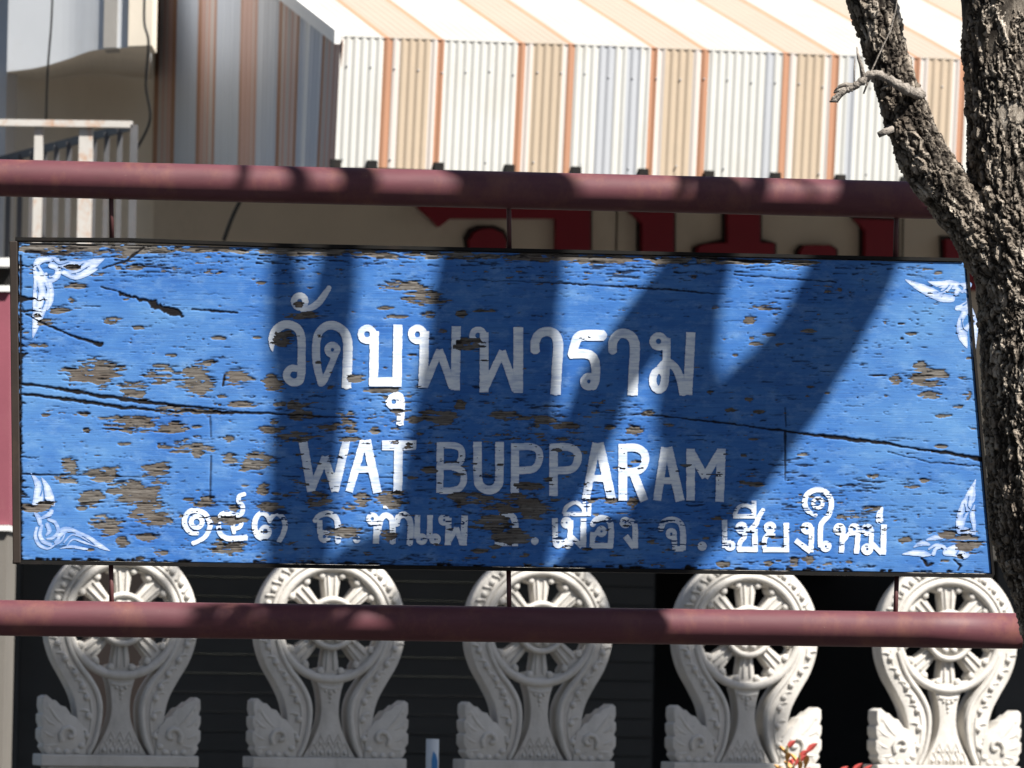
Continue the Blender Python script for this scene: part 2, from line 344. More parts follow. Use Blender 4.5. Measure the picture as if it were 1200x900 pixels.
for cx, cy, rx, ry, a_ in ((560,510,330,70,.9),(520,610,420,60,.9),(950,590,230,70,.9),(60,350,50,90,.8),(640,320,260,25,.9),(1000,340,160,60,.6),(900,430,120,70,.5),(230,310,220,18,.9),(1080,470,80,60,.4),(470,660,700,10,.9)):
    dens = np.maximum(dens, a_*np.exp(-((gx-cx)/rx)**4-((gy-cy)/ry)**4))
small = fbm(13, 2.4, 151, 4) + 0.25*fbm(60, 30, 161, 2)
peelv = np.maximum(peelv, (small - (0.72-0.30*dens))*2.2)
peel = 1/(1+np.exp(-np.clip(peelv*11, -30, 30)))
# cracks (polylines) and short grain splits
crack_rimshade = np.zeros(gx.shape)
jx = fbm(9, 9, 51, 3)
def add_line(P, wdt, amt=1.0, jit=1.5):
    global crack_rimshade
    P = np.array(P, float)
    for (a, b, wa, wb) in zip(P[:-1], P[1:], wdt[:-1], wdt[1:]):
        mg = 6+max(wa, wb)
        x0, x1 = int((min(a[0], b[0])-mg-X0)*SS), int((max(a[0], b[0])+mg-X0)*SS)+1
        y0, y1 = int((min(a[1], b[1])-mg-Y0)*SS), int((max(a[1], b[1])+mg-Y0)*SS)+1
        x0, y0 = max(x0, 0), max(y0, 0)
        if x1 <= x0 or y1 <= y0: continue
        s = (slice(y0, y1), slice(x0, x1)); X, Y = gx[s], gy[s]+jx[s]*jit
        dx, dy = b-a; L2 = dx*dx+dy*dy+1e-9
        t = np.clip(((X-a[0])*dx+(Y-a[1])*dy)/L2, 0, 1)
        d = np.hypot(X-a[0]-t*dx, Y-a[1]-t*dy); wd = (wa+(wb-wa)*t)*(1+0.7*nz[s])
        crack_rimshade[s] = np.maximum(crack_rimshade[s], amt*np.clip((wd-d)/0.7+0.5, 0, 1))
add_line([(24,450),(60,454),(90,459),(125,465),(165,471),(215,476),(262,480)], [1.6,1.2,2.6,2.2,2.4,1.4,0.5])
add_line([(24,462),(60,465),(95,470),(140,477),(190,482),(250,483),(300,484),(360,487),(420,490)], [1.6,1.8,2.0,2.0,1.3,1.8,1.4,1.0,0.5])
add_line([(700,483),(780,488),(850,496),(920,505),(960,511),(1000,515),(1040,520),(1060,524),(1110,531),(1152,539)], [0.4,0.9,1.0,1.2,1.6,2.2,1.8,0.9,2.0,2.6])
add_line([(1040,530),(1090,542),(1150,547)], [0.3,0.6,0.6])
add_line([(540,328),(640,331),(720,336),(790,340),(850,345)], [0.3,0.6,0.9,1.0,0.4])
add_line([(30,368),(58,383),(85,394),(112,403),(118,404)], [1.0,1.4,1.0,2.2,2.6])
add_line([(138,342),(165,350),(180,357),(200,365),(214,371)], [0.8,2.0,4.0,5.0,2.0], jit=5)
add_line([(120,315),(150,305),(168,290)], [1,1.6,1.2]); add_line([(155,310),(200,315)], [1,.7]); add_line([(118,336),(136,341)], [1,.8])
add_line([(225,363),(250,365),(278,367)], [0.8,1.2,1.0]); add_line([(27,556),(90,557),(200,560)], [0.9,0.8,0.4])
add_line([(246,488),(247,512)], [1.4,1.0], 0.7); add_line([(247,535),(246,585)], [0.9,1.3], 0.8); add_line([(263,440),(261,452)],[1.5,1.2])
add_line([(920,478),(921,500)], [0.9,0.9], 0.7); add_line([(920,505),(920,562)], [1.5,0.7], 0.9)
add_line([(30,295),(60,298),(110,300)], [1.5,1.5,.5]); add_line([(800,300),(880,306),(960,312)], [1.8,1.6,.5]); add_line([(860,322),(980,331)], [.6,.8])
add_line([(1080,655),(1086,662),(1094,660)], [1.5,1.8,1.2], jit=4); add_line([(1118,655),(1126,664),(1122,670)], [1.5,1.5,1], jit=4)
add_line([(24,300),(24,660)], [1.4,1.6], 1, 5)
for k in range(46):                          # ragged left edge
    y = random.choice((310, 345, 372, 400, 470, 520, 560, 610, 640))+random.gauss(0, 13); y = min(max(y, 292), 655); L = random.expovariate(1/6)+2
    add_line([(23, y), (23+L, y+random.uniform(-2, 3))], [random.uniform(.8, 3.4), 0.3], 1, 3)
for k in range(60):
    x = random.uniform(30, 1150); add_line([(x, ybot(x)-1), (x+random.uniform(3, 14), ybot(x)-1)], [random.uniform(.5, 3), .6])
for k in range(110):
    x = random.uniform(30, 430) if k < 60 else random.uniform(400, 1100); y = ytop(x)+random.uniform(3, 20)
    add_line([(x, y), (x+random.uniform(5, 26), y+random.uniform(-1, 2))], [random.uniform(.4, 1.1), .3])
for k in range(650):                        # grain splits
    while True:
        x, y = random.uniform(25, 1148), random.uniform(290, 670)
        d = 0.22
        if 330 < x and y > 450: d = 0.65
        if y > 570: d = max(d, 0.75)
        if x < 100: d = max(d, 0.45)
        if 480 < x and y < 350: d = 0.6
        if 930 < x: d = max(d, 0.45)
        if random.random() < d: break
    L = random.expovariate(1/8.0)+3
    add_line([(x, y), (x+L/2, y+L*0.006), (x+L, y+L*0.012+random.uniform(-.6, .6))], [0.1, random.uniform(0.15, 0.6), 0.1], random.uniform(0.3, 0.9), 2.2)
# splits cluster next to peeled wood; then shadow painted along the flake edges
crack_rimshade = np.maximum(crack_rimshade, 0.9*np.clip((fbm(22, 1.4, 71, 3)-0.30)*6, 0, 1)*np.clip((F+0.55)*2.2, 0, 1))
_rim = np.abs(peelv-0.02); crack_rimshade = np.maximum(crack_rimshade, 0.75*np.clip(1-_rim/0.16, 0, 1)*np.clip((fbm(14, 5, 171, 3)+0.25)*3, 0, 1))
hl = fbm(15, 1.5, 121, 4) + 0.35*fbm(40, 12, 141, 2)
crack_rimshade = np.maximum(crack_rimshade, 0.85*np.clip((hl - (0.63-0.36*dens))*5.5, 0, 1))
_cl = fbm(90, 45, 181, 3); _sunlit = np.clip((350-gx)/120, 0, 1) + np.clip((gx-960)/90, 0, 1) + 0.5*np.clip(1-np.abs(gx-455)/40, 0, 1)
fade_sunhaze = np.clip((0.16+0.40*_cl)*_sunlit, 0, 0.5)  # pale haze painted where the sun reaches the board
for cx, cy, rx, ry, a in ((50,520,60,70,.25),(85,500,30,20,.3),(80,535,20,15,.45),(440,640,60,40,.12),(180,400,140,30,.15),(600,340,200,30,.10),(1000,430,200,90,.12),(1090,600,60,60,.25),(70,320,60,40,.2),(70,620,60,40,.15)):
    fade_sunhaze = np.maximum(fade_sunhaze, a*np.exp(-((gx-cx)/rx)**2-((gy-cy)/ry)**2)*(0.8+0.9*nz))
def samp(A, px, py):
    fx = np.clip((px-X0)*SS, 0, GW-1.01); fy = np.clip((py-Y0)*SS, 0, GH-1.01)
    ix = fx.astype(int); iy = fy.astype(int); tx = fx-ix; ty = fy-iy
    return (A[iy, ix]*(1-tx)+A[iy, ix+1]*tx)*(1-ty)+(A[iy+1, ix]*(1-tx)+A[iy+1, ix+1]*tx)*ty
def to_world(px, py, off):                   # numpy: pixels -> points of the board's front plane (y = off)
    dx = _f.x*FPX + _r.x*(px-600) - _u.x*(py-450)
    dy = _f.y*FPX + _r.y*(px-600) - _u.y*(py-450)
    dz = _f.z*FPX + _r.z*(px-600) - _u.z*(py-450)
    k = (14.0)/dy
    return np.stack([dx*k, np.zeros_like(dx)+off, 1.6+dz*k], -1)
def grid_mesh(name, co, quads, attrs, mat, parent, smooth=True):
    me = bpy.data.meshes.new(name); me.vertices.add(len(co)); me.vertices.foreach_set('co', co.astype(np.float32).ravel())
    nq = len(quads); me.loops.add(nq*4); me.loops.foreach_set('vertex_index', quads.astype(np.int32).ravel())
    me.polygons.add(nq); me.polygons.foreach_set('loop_start', np.arange(nq, dtype=np.int32)*4)
    try: me.polygons.foreach_set('loop_total', np.full(nq, 4, np.int32))
    except Exception: pass
    me.update(calc_edges=True)
    for k, a in attrs.items():
        at = me.attributes.new(k, 'FLOAT', 'POINT'); at.data.foreach_set('value', a.astype(np.float32).ravel())
    o = link(name, me, mat, parent); me.polygons.foreach_set('use_smooth', np.full(nq, smooth)); me.validate(); return o

sbase = atD(592, 664, 14.0)
sign = thing('sign_board', 'long weathered blue wooden sign with white Thai and English lettering and peeling paint', 'sign', sbase)
so_ = np.array(sbase)
nu, nv = 1120, 372
U, V = np.meshgrid(np.linspace(0, 1, nu), np.linspace(0, 1, nv))
rag = np.interp(np.linspace(0, 1, nv), np.linspace(0, 1, 90), rng.normal(0, 0.8, 90))[:, None]*np.exp(-U*60)
L0 = 22+2*V; R0 = 1131+31*V
PX = L0+(R0-L0)*U + rag
PY = ytop(PX) + (ybot(PX)-ytop(PX))*V
pv, cv, fv = samp(peel, PX, PY), samp(crack_rimshade, PX, PY), samp(fade_sunhaze, PX, PY)
co = to_world(PX, PY, 0.0) - so_
warp = 0.004*np.sin(PX/1138*7+1)*np.sin(V*2.5)
co[..., 1] += 0.0020*pv + 0.0025*np.clip(cv, 0, 1) + warp*0.5
co = co.reshape(-1, 3)
idx = np.arange(nu*nv).reshape(nv, nu)
q = np.stack([idx[1:, :-1], idx[1:, 1:], idx[:-1, 1:], idx[:-1, :-1]], -1).reshape(-1, 4)
# rim and back make it a plank 4 cm thick
ring = np.concatenate([idx[0, :], idx[1:, -1], idx[-1, -2::-1], idx[-2:0:-1, 0]])
bk = co[ring].copy(); bk[:, 1] = 0.04
b0 = len(co); nr = len(ring); co2 = np.concatenate([co, bk])
rq = np.array([[ring[i], ring[(i+1) % nr], b0+(i+1) % nr, b0+i] for i in range(nr)])
corner = [b0, b0+nu-1, b0+nu-1+nv-1, b0+2*(nu-1)+nv-1]
allq = np.concatenate([q, rq, np.array([corner])])
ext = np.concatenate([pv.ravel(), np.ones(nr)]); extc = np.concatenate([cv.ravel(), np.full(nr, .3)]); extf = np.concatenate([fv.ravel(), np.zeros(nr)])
board = grid_mesh('board', co2, allq, {'peel': ext, 'crack_rimshade': extc, 'fade_sunhaze': extf}, M_board, sign)

# ---- hand painted lettering: strokes (zoom px) -> distance field -> paint film with the wear cut out
def ring_pts(cx, cy, r, ry=None, n=14): 
    ry = ry or r; return [(cx+r*math.cos(2*math.pi*k/n), cy+ry*math.sin(2*math.pi*k/n)) for k in range(n+1)]
BOLD = 1.10
class Ink:
    def __init__(s, ox, oy, sc): s.ox, s.oy, s.sc = ox, oy, sc; s.S = []; s.C = []
    def l(s, P, wd, sharp=False, cut=False):
        P = [(s.ox+a/s.sc, s.oy+b/s.sc) for a, b in P]
        if not sharp and len(P) > 2: P = smooth_pts(P, 6)
        n = len(P); ws = [wd]*n if not isinstance(wd, (list, tuple)) else list(np.interp(np.linspace(0, 1, n), np.linspace(0, 1, len(wd)), wd))
        (s.C if cut else s.S).append((np.array(P, float), np.array(ws)/s.sc/2*(1 if cut else BOLD)))
    def o(s, cx, cy, r, wd, ry=None): s.l(ring_pts(cx, cy, r, ry), wd, True)   # r = centre-line radius
def paint(name, inks, parent, wear=1.0, step=0.7, thin=0.0, caps=True, off=0.0014, soft=1.2):
    S = [st for k in inks for st in k.S]
    allp = np.concatenate([p for p, _ in S]); mx = max(wv.max() for _, wv in S)+2
    x0, y0 = allp.min(0)-mx; x1, y1 = allp.max(0)+mx
    xs = np.arange(x0, x1, step); ys = np.arange(y0, y1, step); X, Y = np.meshgrid(xs, ys)
    def dist(strokes):
        D = np.full(X.shape, 9.0)
        for P, wv in strokes:
            closed = np.hypot(*(P[0]-P[-1])) < 0.5; ns = len(P)-1
            for k in range(ns):
                a, b, wa, wb = P[k], P[k+1], wv[k], wv[k+1]
                mg = max(wa, wb)*1.5+2.5
                i0, i1 = max(int((min(a[0], b[0])-mg-x0)/step), 0), int((max(a[0], b[0])+mg-x0)/step)+2
                j0, j1 = max(int((min(a[1], b[1])-mg-y0)/step), 0), int((max(a[1], b[1])+mg-y0)/step)+2
                sx = (slice(j0, j1), slice(i0, i1)); dx, dy = b-a; L2 = dx*dx+dy*dy+1e-9; Ls = math.sqrt(L2)
                tr = ((X[sx]-a[0])*dx+(Y[sx]-a[1])*dy)/L2; t = np.clip(tr, 0, 1)
                d = np.hypot(X[sx]-a[0]-t*dx, Y[sx]-a[1]-t*dy)-(wa+(wb-wa)*t)
                perp = np.abs((X[sx]-a[0])*dy-(Y[sx]-a[1])*dx)/Ls
                if caps and not closed and k == 0: d = np.where(tr < 0, np.maximum(perp-wa, -tr*Ls-0.25*wa), d)
                if caps and not closed and k == ns-1: d = np.where(tr > 1, np.maximum(perp-wb, (tr-1)*Ls-0.25*wb), d)
                D[sx] = np.minimum(D[sx], d)
        return D
    D = dist(S)
    C_ = [st for k in inks for st in k.C]
    if C_: D = np.maximum(D, -dist(C_))
    D += 0.35*samp(nz2, X, Y)+0.25*samp(nz, X, Y)
    wr = np.maximum(samp(peel, X, Y), samp(crack_rimshade, X, Y)*wear)
    Dc = (D[:-1, :-1]+D[1:, :-1]+D[:-1, 1:]+D[1:, 1:])/4; wc = (wr[:-1, :-1]+wr[1:, :-1]+wr[:-1, 1:]+wr[1:, 1:])/4
    keep = (Dc < 0) & (wc < 0.5)
    gyy, gxx = np.gradient(D, step)
    out = D > 0; g2 = np.maximum(gxx**2+gyy**2, 0.25); dd = np.where(out, np.clip(D, 0, step*1.2), 0)
    X2, Y2 = X-dd*gxx/g2, Y-dd*gyy/g2
    co = (to_world(X2, Y2, -off)-so_).reshape(-1, 3)
    U_ = samp(nu_w, X2, Y2); co[:, 1] += U_.ravel()
    id_ = np.arange(X.size).reshape(X.shape)
    q = np.stack([id_[1:, :-1], id_[1:, 1:], id_[:-1, 1:], id_[:-1, :-1]], -1)[keep]
    used = np.unique(q); rm = np.full(X.size, -1); rm[used] = np.arange(len(used))
    th = np.clip(thin + 0.04 + 0.40*samp(nz, X2, Y2) + 0.45*samp(hl, X2, Y2) + 0.45*np.clip((D+soft)/soft, 0, 1), 0, 0.9).ravel()
    o = grid_mesh(name, co[used], rm[q], {'thin': th[used]}, M_letter, parent, False)
    return o
nu_w = 0.002*np.sin(gx/1138*7+1)*np.sin(np.clip((gy-284)/372, 0, 1)*2.5)

a = Ink(300, 300, 3.75)
a.l([(74,422),(70,385),(82,335),(115,305),(150,302),(185,322),(200,365),(200,440),(200,505),(192,545),(165,556),(140,540),(136,515),(152,494),(178,494)], [4,34,36,34,34,34,34,34,32,30,28])
a.o(192,200,26,26); a.l([(200,238),(240,228),(275,205),(305,165),(322,138)], [20,28,30,26,20])
a.o(336,412,22,26); a.l([(352,425),(330,480),(300,545),(285,560)], [26,28,30]); a.l([(288,560),(268,480),(264,400),(275,340),(310,308),(350,308),(388,335),(403,385),(402,470),(398,575)], [30,34,34,34,36,38,40,40])
a.o(489,344,28,28); a.l([(520,335),(519,450),(516,562)], 38, True); a.l([(502,553),(636,553)], 38, True); a.l([(624,306),(620,570)], 38, True)
a.o(606,640,24,24); a.l([(610,606),(635,618),(640,660),(633,738)], [22,26,30,32])
a.o(710,344,28,28); a.l([(741,335),(738,460),(733,575)], 38, True); a.l([(742,572),(806,415)], 30, True); a.l([(806,415),(864,576)], 32, True); a.l([(880,314),(876,585)], 38, True)
a.o(976,350,26,26); a.l([(1003,340),(1002,595)], 37, True); a.l([(1005,585),(1082,420)], 30, True); a.l([(1082,420),(1140,588)], 32, True); a.l([(1153,318),(1152,598)], 40, True)
b = Ink(560, 300, 3.75)
b.l([(252,418),(252,375),(272,342),(310,332),(342,350),(353,395),(348,480),(341,604)], [36,38,38,40,42,42,42])
b.l([(550,349),(500,348),(455,350),(435,365),(425,395),(416,426)], [44,44,42,38,36]); b.l([(408,430),(470,430),(505,445),(518,490),(516,545),(505,575)], [38,38,38,36,34]); b.o(488,552,24,28)
b.l([(592,420),(594,375),(618,345),(650,342),(680,362),(690,405),(686,480),(680,608)], [34,38,38,40,42,42,42])
b.o(794,375,26,27); b.l([(830,365),(829,450),(825,520),(815,570),(800,588)], 32); b.o(796,545,28,30,44)
b.l([(798,490),(825,470),(855,478),(885,525),(905,605)], [26,32,34,36]); b.l([(936,340),(922,606)], 38, True)
paint('lettering', [a, b], sign, 0.6)
c = Ink(320, 480, 3.75)
c.l([(132,140),(168,356)], 36, True); c.l([(168,356),(228,210)], 30, True); c.l([(228,210),(272,356)], 32, True); c.l([(272,356),(322,138)], 34, True)
c.l([(335,358),(398,138)], 32, True); c.l([(412,138),(458,362)], 36, True); c.l([(370,262),(436,262)], 28, True)
c.l([(484,157),(624,157)], 40, True); c.l([(552,157),(548,364)], 36, True)
c.l([(735,148),(733,362)], 30, True); c.l([(733,158),(795,158),(826,175),(828,215),(805,245),(740,252)], 28); c.l([(790,252),(830,270),(838,310),(820,345),(780,356),(735,356)], 28)
c.l([(898,146),(900,300),(915,340),(950,354),(982,340),(994,300),(995,146)], 36)
c.l([(1064,152),(1062,372)], 34, True); c.l([(1064,166),(1130,163),(1166,180),(1170,220),(1150,258),(1110,266),(1066,268)], 30)
d = Ink(600, 480, 3.75)
d.l([(183,154),(182,376)], 36, True); d.l([(183,166),(245,165),(284,185),(288,225),(268,258),(230,267),(185,268)], 32)
d.l([(325,390),(370,150)], 34, True); d.l([(384,150),(438,395)], 38, True); d.l([(348,302),(412,302)], 28, True)
d.l([(487,155),(487,395)], 37, True); d.l([(487,168),(545,168),(580,190),(585,225),(568,260),(530,274),(490,276)], 33); d.l([(535,282),(580,398)], 36, True)
d.l([(638,396),(672,170)], 34, True); d.l([(686,170),(738,398)], 38, True); d.l([(652,312),(718,312)], 28, True)
d.l([(785,176),(785,396)], 36, True); d.l([(785,182),(848,296)], 32, True); d.l([(848,296),(916,182)], 32, True); d.l([(920,176),(912,402)], 36, True)
paint('lettering', [c, d], sign, 0.7, thin=0.10)
e = Ink(200, 560, 7.5)
e.o(229,388,50,40); e.l([(240,488),(175,478),(128,420),(124,355),(160,300),(225,286),(300,315),(345,390),(340,450),(305,515),(250,552),(195,575)], [36,44,44,44,44,44,44,42,40,38])
e.l([(652,142),(605,160),(598,205),(632,248),(628,305),(580,328),(510,312),(455,318),(428,360),(420,420),(438,490),(490,528),(560,533),(668,524)], [34,40,42,42,44,44,42,42,44,44,46,48])
e.l([(560,485),(545,430),(570,380),(605,372),(622,400),(605,432),(575,445)], 34)
e.o(832,470,40,36); e.l([(868,500),(820,535),(765,510),(740,440),(745,370),(780,318),(825,315),(858,350),(870,382),(890,345),(930,315),(980,345),(1006,410),(990,490),(950,560)], [34,40,46,48,44,40,34,34,40,44,46,44,40])
f = Ink(320, 480, 3.75)
f.l([(182,490),(205,465),(245,457),(278,480),(287,530),(284,582)], [20,24,26,26,26]); f.l([(205,488),(206,545)], 22, True); f.o(226,558,18,20); f.o(368,571,8,16)
f.o(437,480,18,20); f.l([(457,472),(452,586)], 26, True); f.l([(460,545),(475,480),(500,464),(522,485),(526,530),(525,586)], 25); f.l([(500,412),(498,432)], 26, True)
f.l([(543,505),(552,472),(580,463),(602,490),(604,540),(600,592)], 26)
f.l([(635,465),(632,565)], 24, True); f.o(653,570,15,20); f.l([(690,466),(688,565)], 24, True); f.o(712,570,15,20)
f.o(752,485,16,20); f.l([(772,478),(768,592)], 25, True); f.l([(768,588),(806,522)], 22, True); f.l([(806,522),(830,590)], 22, True); f.l([(842,468),(838,594)], 27, True)
f.l([(978,586),(1074,586)], 28, True); f.l([(990,520),(988,582)], 26, True); f.l([(1000,470),(1045,465),(1064,500),(1064,586)], 26); f.o(1150,578,8,18)
g = Ink(600, 480, 3.75)
g.l([(188,480),(190,580)], 24, True); g.o(203,585,14,20); g.o(240,497,15,20); g.l([(258,488),(254,590)], 23, True); g.o(246,587,14,19); g.l([(262,560),(306,602)], 22, True); g.l([(314,480),(313,602)], 25, True)
g.l([(228,458),(345,458)], 18, True); g.l([(228,455),(242,425),(280,408),(312,430),(318,455)], 18); g.l([(318,400),(318,460)], 15, True); g.l([(340,396),(340,460)], 17, True)
g.l([(354,505),(370,484),(400,476),(430,495),(436,540),(432,602)], 25); g.l([(355,540),(352,602)], 22, True); g.l([(350,598),(440,598)], 24, True); g.o(393,535,15,19); g.l([(375,535),(358,560)], 18, True)
g.o(498,497,15,20); g.l([(520,490),(540,510),(541,608)], 24); g.l([(536,605),(500,558)], 26, True)
g.l([(653,525),(668,494),(705,483),(740,500),(752,545),(750,615)], 25); g.l([(718,612),(750,612)], 22, True); g.o(700,545,15,19); g.l([(712,560),(716,612)], 22, True); g.o(836,600,10,20)
h = Ink(820, 560, 4.615)
h.l([(134,230),(136,375)], 28, True); h.o(164,366,18,24)
h.o(226,270,21,24); h.l([(250,275),(240,320),(218,350),(212,388)], 26); h.l([(208,386),(305,386)], 28, True); h.l([(298,280),(300,396)], 30, True); h.l([(262,290),(300,255),(318,215),(345,170)], [26,28,28,22])
h.l([(184,207),(300,207)], 24, True); h.l([(188,203),(208,162),(245,148),(285,165),(296,200)], 22); h.l([(294,126),(292,207)], 26, True)
h.o(380,268,21,24); h.l([(378,300),(352,328),(350,380)], 26); h.l([(378,305),(405,312)], 22, True); h.l([(345,388),(480,388)], 28, True); h.l([(468,246),(470,398)], 28, True)
h.o(580,272,21,24); h.l([(606,268),(602,400)], 28, True); h.l([(598,398),(520,338)], 28, True)
h.o(640,136,26,20); h.l([(632,204),(590,182),(568,140),(580,92),(620,66),(665,68),(702,100),(712,150),(695,205),(660,245),(652,300),(654,372)], [20,26,28,28,28,28,28,28,28,28,28]); h.o(682,370,19,24)
h.o(756,277,21,24); h.l([(776,280),(766,402)], 28, True); h.l([(778,340),(805,305),(830,300)], 22); h.o(836,277,21,24); h.l([(858,285),(848,408)], 28, True)
h.o(906,280,21,24); h.l([(930,280),(926,380)], 26, True); h.o(906,385,20,24); h.l([(930,352),(984,408)], 26, True); h.l([(996,256),(992,412)], 30, True); h.l([(986,160),(974,195),(973,232)], [14,34,36])
for k_ in (e, f, g, h): paint('lettering', [k_], sign, 1.5, step=0.6, thin=0.06)

BOLD = 1.0
def orn(ox, oy, sc, body, cuts, thin=0.12):
    k = Ink(ox, oy, sc)
    for P_, w_ in body: k.l(P_, w_)
    for P_, w_ in cuts: k.l(P_, w_, cut=True)
    paint('corner_ornament', [k], sign, 0.8, step=0.55, thin=thin+0.22, caps=False, off=0.0008, soft=3.0)
orn(20, 290, 8.18, [([(185,190),(200,140),(260,112),(340,112),(430,140),(480,150)], [60,70,60,55,50,40]), ([(185,200),(225,310),(235,420),(225,540),(195,680),(150,870)], [70,130,170,150,100,4]), ([(420,150),(550,190),(650,190),(740,150),(840,104)], [70,120,130,90,6]),
   ([(450,240),(560,285),(680,240),(770,205)], [50,50,60,10]), ([(330,170),(390,200),(385,270),(320,310),(280,270)], 62), ([(310,340),(325,420),(320,520),(290,600)], [50,60,50,10])],
   [([(265,190),(300,240),(300,290),(340,290)], [50,22,14,8]), ([(190,195),(205,225)], 16), ([(430,200),(480,215),(560,205),(640,150)], [6,12,12,4]), ([(520,255),(600,235),(690,180)], [5,10,4]), ([(255,480),(265,520),(240,590)], [6,16,5]), ([(190,330),(200,430),(185,560)], [4,9,4]), ([(340,110),(400,165),(500,140)], [4,9,4]), ([(260,340),(280,400),(275,450)], [4,8,4])])
orn(1050, 310, 7.5, [([(80,132),(180,185),(290,235),(400,290),(490,300)], [4,60,90,80,60]), ([(280,148),(380,175),(470,165),(540,170)], [8,60,60,40]), ([(420,230),(480,190),(560,190),(640,180)], 55), ([(530,250),(560,220),(620,260),(640,320),(580,370),(540,385)], 45), ([(540,380),(600,400),(650,370)], 36),
   ([(600,430),(565,500),(570,570),(590,640),(625,735)], [60,50,80,80,5]), ([(650,400),(680,470),(690,560),(680,680),(690,840)], [60,50,70,60,4]), ([(600,640),(620,560),(660,520)], 45)],
   [([(340,250),(420,230),(470,180)], [4,10,5]), ([(390,265),(460,240),(500,190)], [4,10,5]), ([(560,190),(580,210)], 26), ([(600,260),(630,280)], 26), ([(575,480),(590,560),(640,600)], [5,10,6]), ([(650,480),(680,500)], 22), ([(240,170),(330,200),(400,190)], [3,10,4]), ([(640,620),(665,650),(650,700)], [4,14,4]), ([(590,360),(620,340)], 10)])
orn(20, 550, 8.18, [([(130,30),(195,130),(205,230),(200,330)], [6,60,90,110]), ([(235,80),(285,170),(310,260),(345,335)], [8,60,90,40]), ([(175,420),(210,470),(220,520)], [30,50,40]), ([(230,470),(310,430),(330,400)], [20,50,40]),
   ([(190,560),(175,640),(210,720),(290,760),(350,735)], [30,34,36,26,14]), ([(240,540),(220,620),(250,690),(320,720)], [30,42,42,34]), ([(290,530),(310,590),(280,630)], [44,44,20]), ([(300,480),(365,510),(395,590),(350,650),(290,665)], [26,36,34,34,20]), ([(370,700),(400,660),(390,640)], 32), ([(340,735),(420,690),(460,620)], [10,22,10]),
   ([(405,625),(450,585),(520,580),(600,610),(700,660),(800,735),(895,782)], [60,66,40,30,40,50,5]), ([(450,700),(520,630),(600,640),(700,700)], [16,16,22,6]), ([(480,730),(540,670),(640,700),(760,740)], [14,16,24,4]), ([(410,760),(520,740),(640,760),(700,765)], [8,30,26,4])],
   [([(240,110),(240,190),(225,250)], [8,14,12])], 0.2)
orn(1050, 550, 7.5, [([(703,85),(660,200),(620,310),(575,420),(560,540)], [3,60,100,90,60]), ([(692,170),(685,260),(640,330)], [8,26,14]), ([(692,310),(670,400),(685,480),(690,565)], [6,50,40,22]), ([(540,530),(610,540),(690,560)], [24,70,30]),
   ([(55,745),(150,735),(240,740),(300,750)], [4,50,60,20]), ([(155,685),(220,650),(290,660)], [6,50,26]), ([(270,620),(340,600),(410,605)], [14,50,16]), ([(290,700),(350,665),(420,680),(440,720)], [20,26,30,26]), ([(330,740),(350,700),(390,690)], [40,30,10]), ([(440,730),(530,715),(600,760),(650,745)], [60,110,60,10]), ([(580,610),(610,605)], 32)],
   [([(600,300),(610,370),(590,420)], [4,9,4]), ([(640,240),(630,320),(650,350)], [4,8,4]), ([(590,400),(640,370),(640,440)], [4,12,6]), ([(560,700),(530,750)], [4,8])], 0.15)

# steel edging of the sign and hanger rods
def strip(mb, p0, p1, wd, y0, y1, nrm=None):
    """bar from pixel p0 to p1 on the sign plane, wd px wide, from y0 to y1"""
    A, B = atD(*p0, 14.0), atD(*p1, 14.0); t = (B-A).normalized(); s = Vector((t.z, 0, -t.x))*(wd/450/2)
    mb.prism([A+s+Vector((0, y0, 0)), B+s+Vector((0, y0, 0)), B-s+Vector((0, y0, 0)), A-s+Vector((0, y0, 0))], Vector((0, y1-y0, 0)))
mb = MB(); strip(mb, (16.0, 283), (20.0, 660), 9, -0.012, 0.05); mb.build('edge_bar', M_brownframe, sign, bevel=0.002)
mb = MB()
for x0, x1 in ((18,150),(150,330),(330,700),(700,1128)):
    y = lambda x: ytop(x)-3.4 - (2.5*math.sin(math.pi*min(x, 330)/330) if x < 330 else 0)
    strip(mb, (x0, y(x0)), (x1+.5, y(x1)), 4.0, -0.004, 0.048)
mb.build('edge_bar', M_black, sign)
mb = MB(); strip(mb, (15, 658.5), (1164, 674.8), 4.2, -0.006, 0.05); mb.build('edge_bar', M_black, sign)
mb = MB(); strip(mb, (1133.2, 307), (1164.2, 674), 3.0, -0.004, 0.045); mb.build('edge_bar', M_black, sign)
YR = 0.02
for xt, xb in ((130,131),(596,597),(1051,1049)):
    for r0, r1 in ((ytop(xt)-75, ytop(xt)-4), (ybot(xb)+3, ybot(xb)+60)):
        mb = MB(); A, B = atD(xt, r0, 14.02), atD(xb, r1, 14.02); mb.tube([A, B], 0.0062, 8); mb.build('hanger_rod', M_rod, sign, True)

# ------------------------------------------------------------------ the maroon pipe frame that carries the sign
fr = thing('pipe_frame', 'maroon painted steel pipe frame whose two rails hold the blue sign', 'pipe frame', (0, 0.02, 0))
DP = 14.02
mb = MB(); A, B = atD(-160, 204.5, DP), atD(1215, 238, DP)
mb.tube([A+(B-A)*(k/12) for k in range(13)], 22/450, 32); mb.build('rail', M_pipe, fr, True, angle=60)
mb = MB(); A2, B2 = atD(-160, 722, DP), atD(1197, 739.5, DP)
mb.tube([A2+(B2-A2)*(k/12) for k in range(13)], 21/450, 32); mb.build('rail', M_pipe, fr, True)
for P in (Vector((-1.72, DP-14, 0)), Vector((1.405, DP-14, 0))):
    mb = MB(); mb.tube([P, P+Vector((0, 0, 3.15))], 0.05, 24); mb.build('post', M_pipe, fr, True)

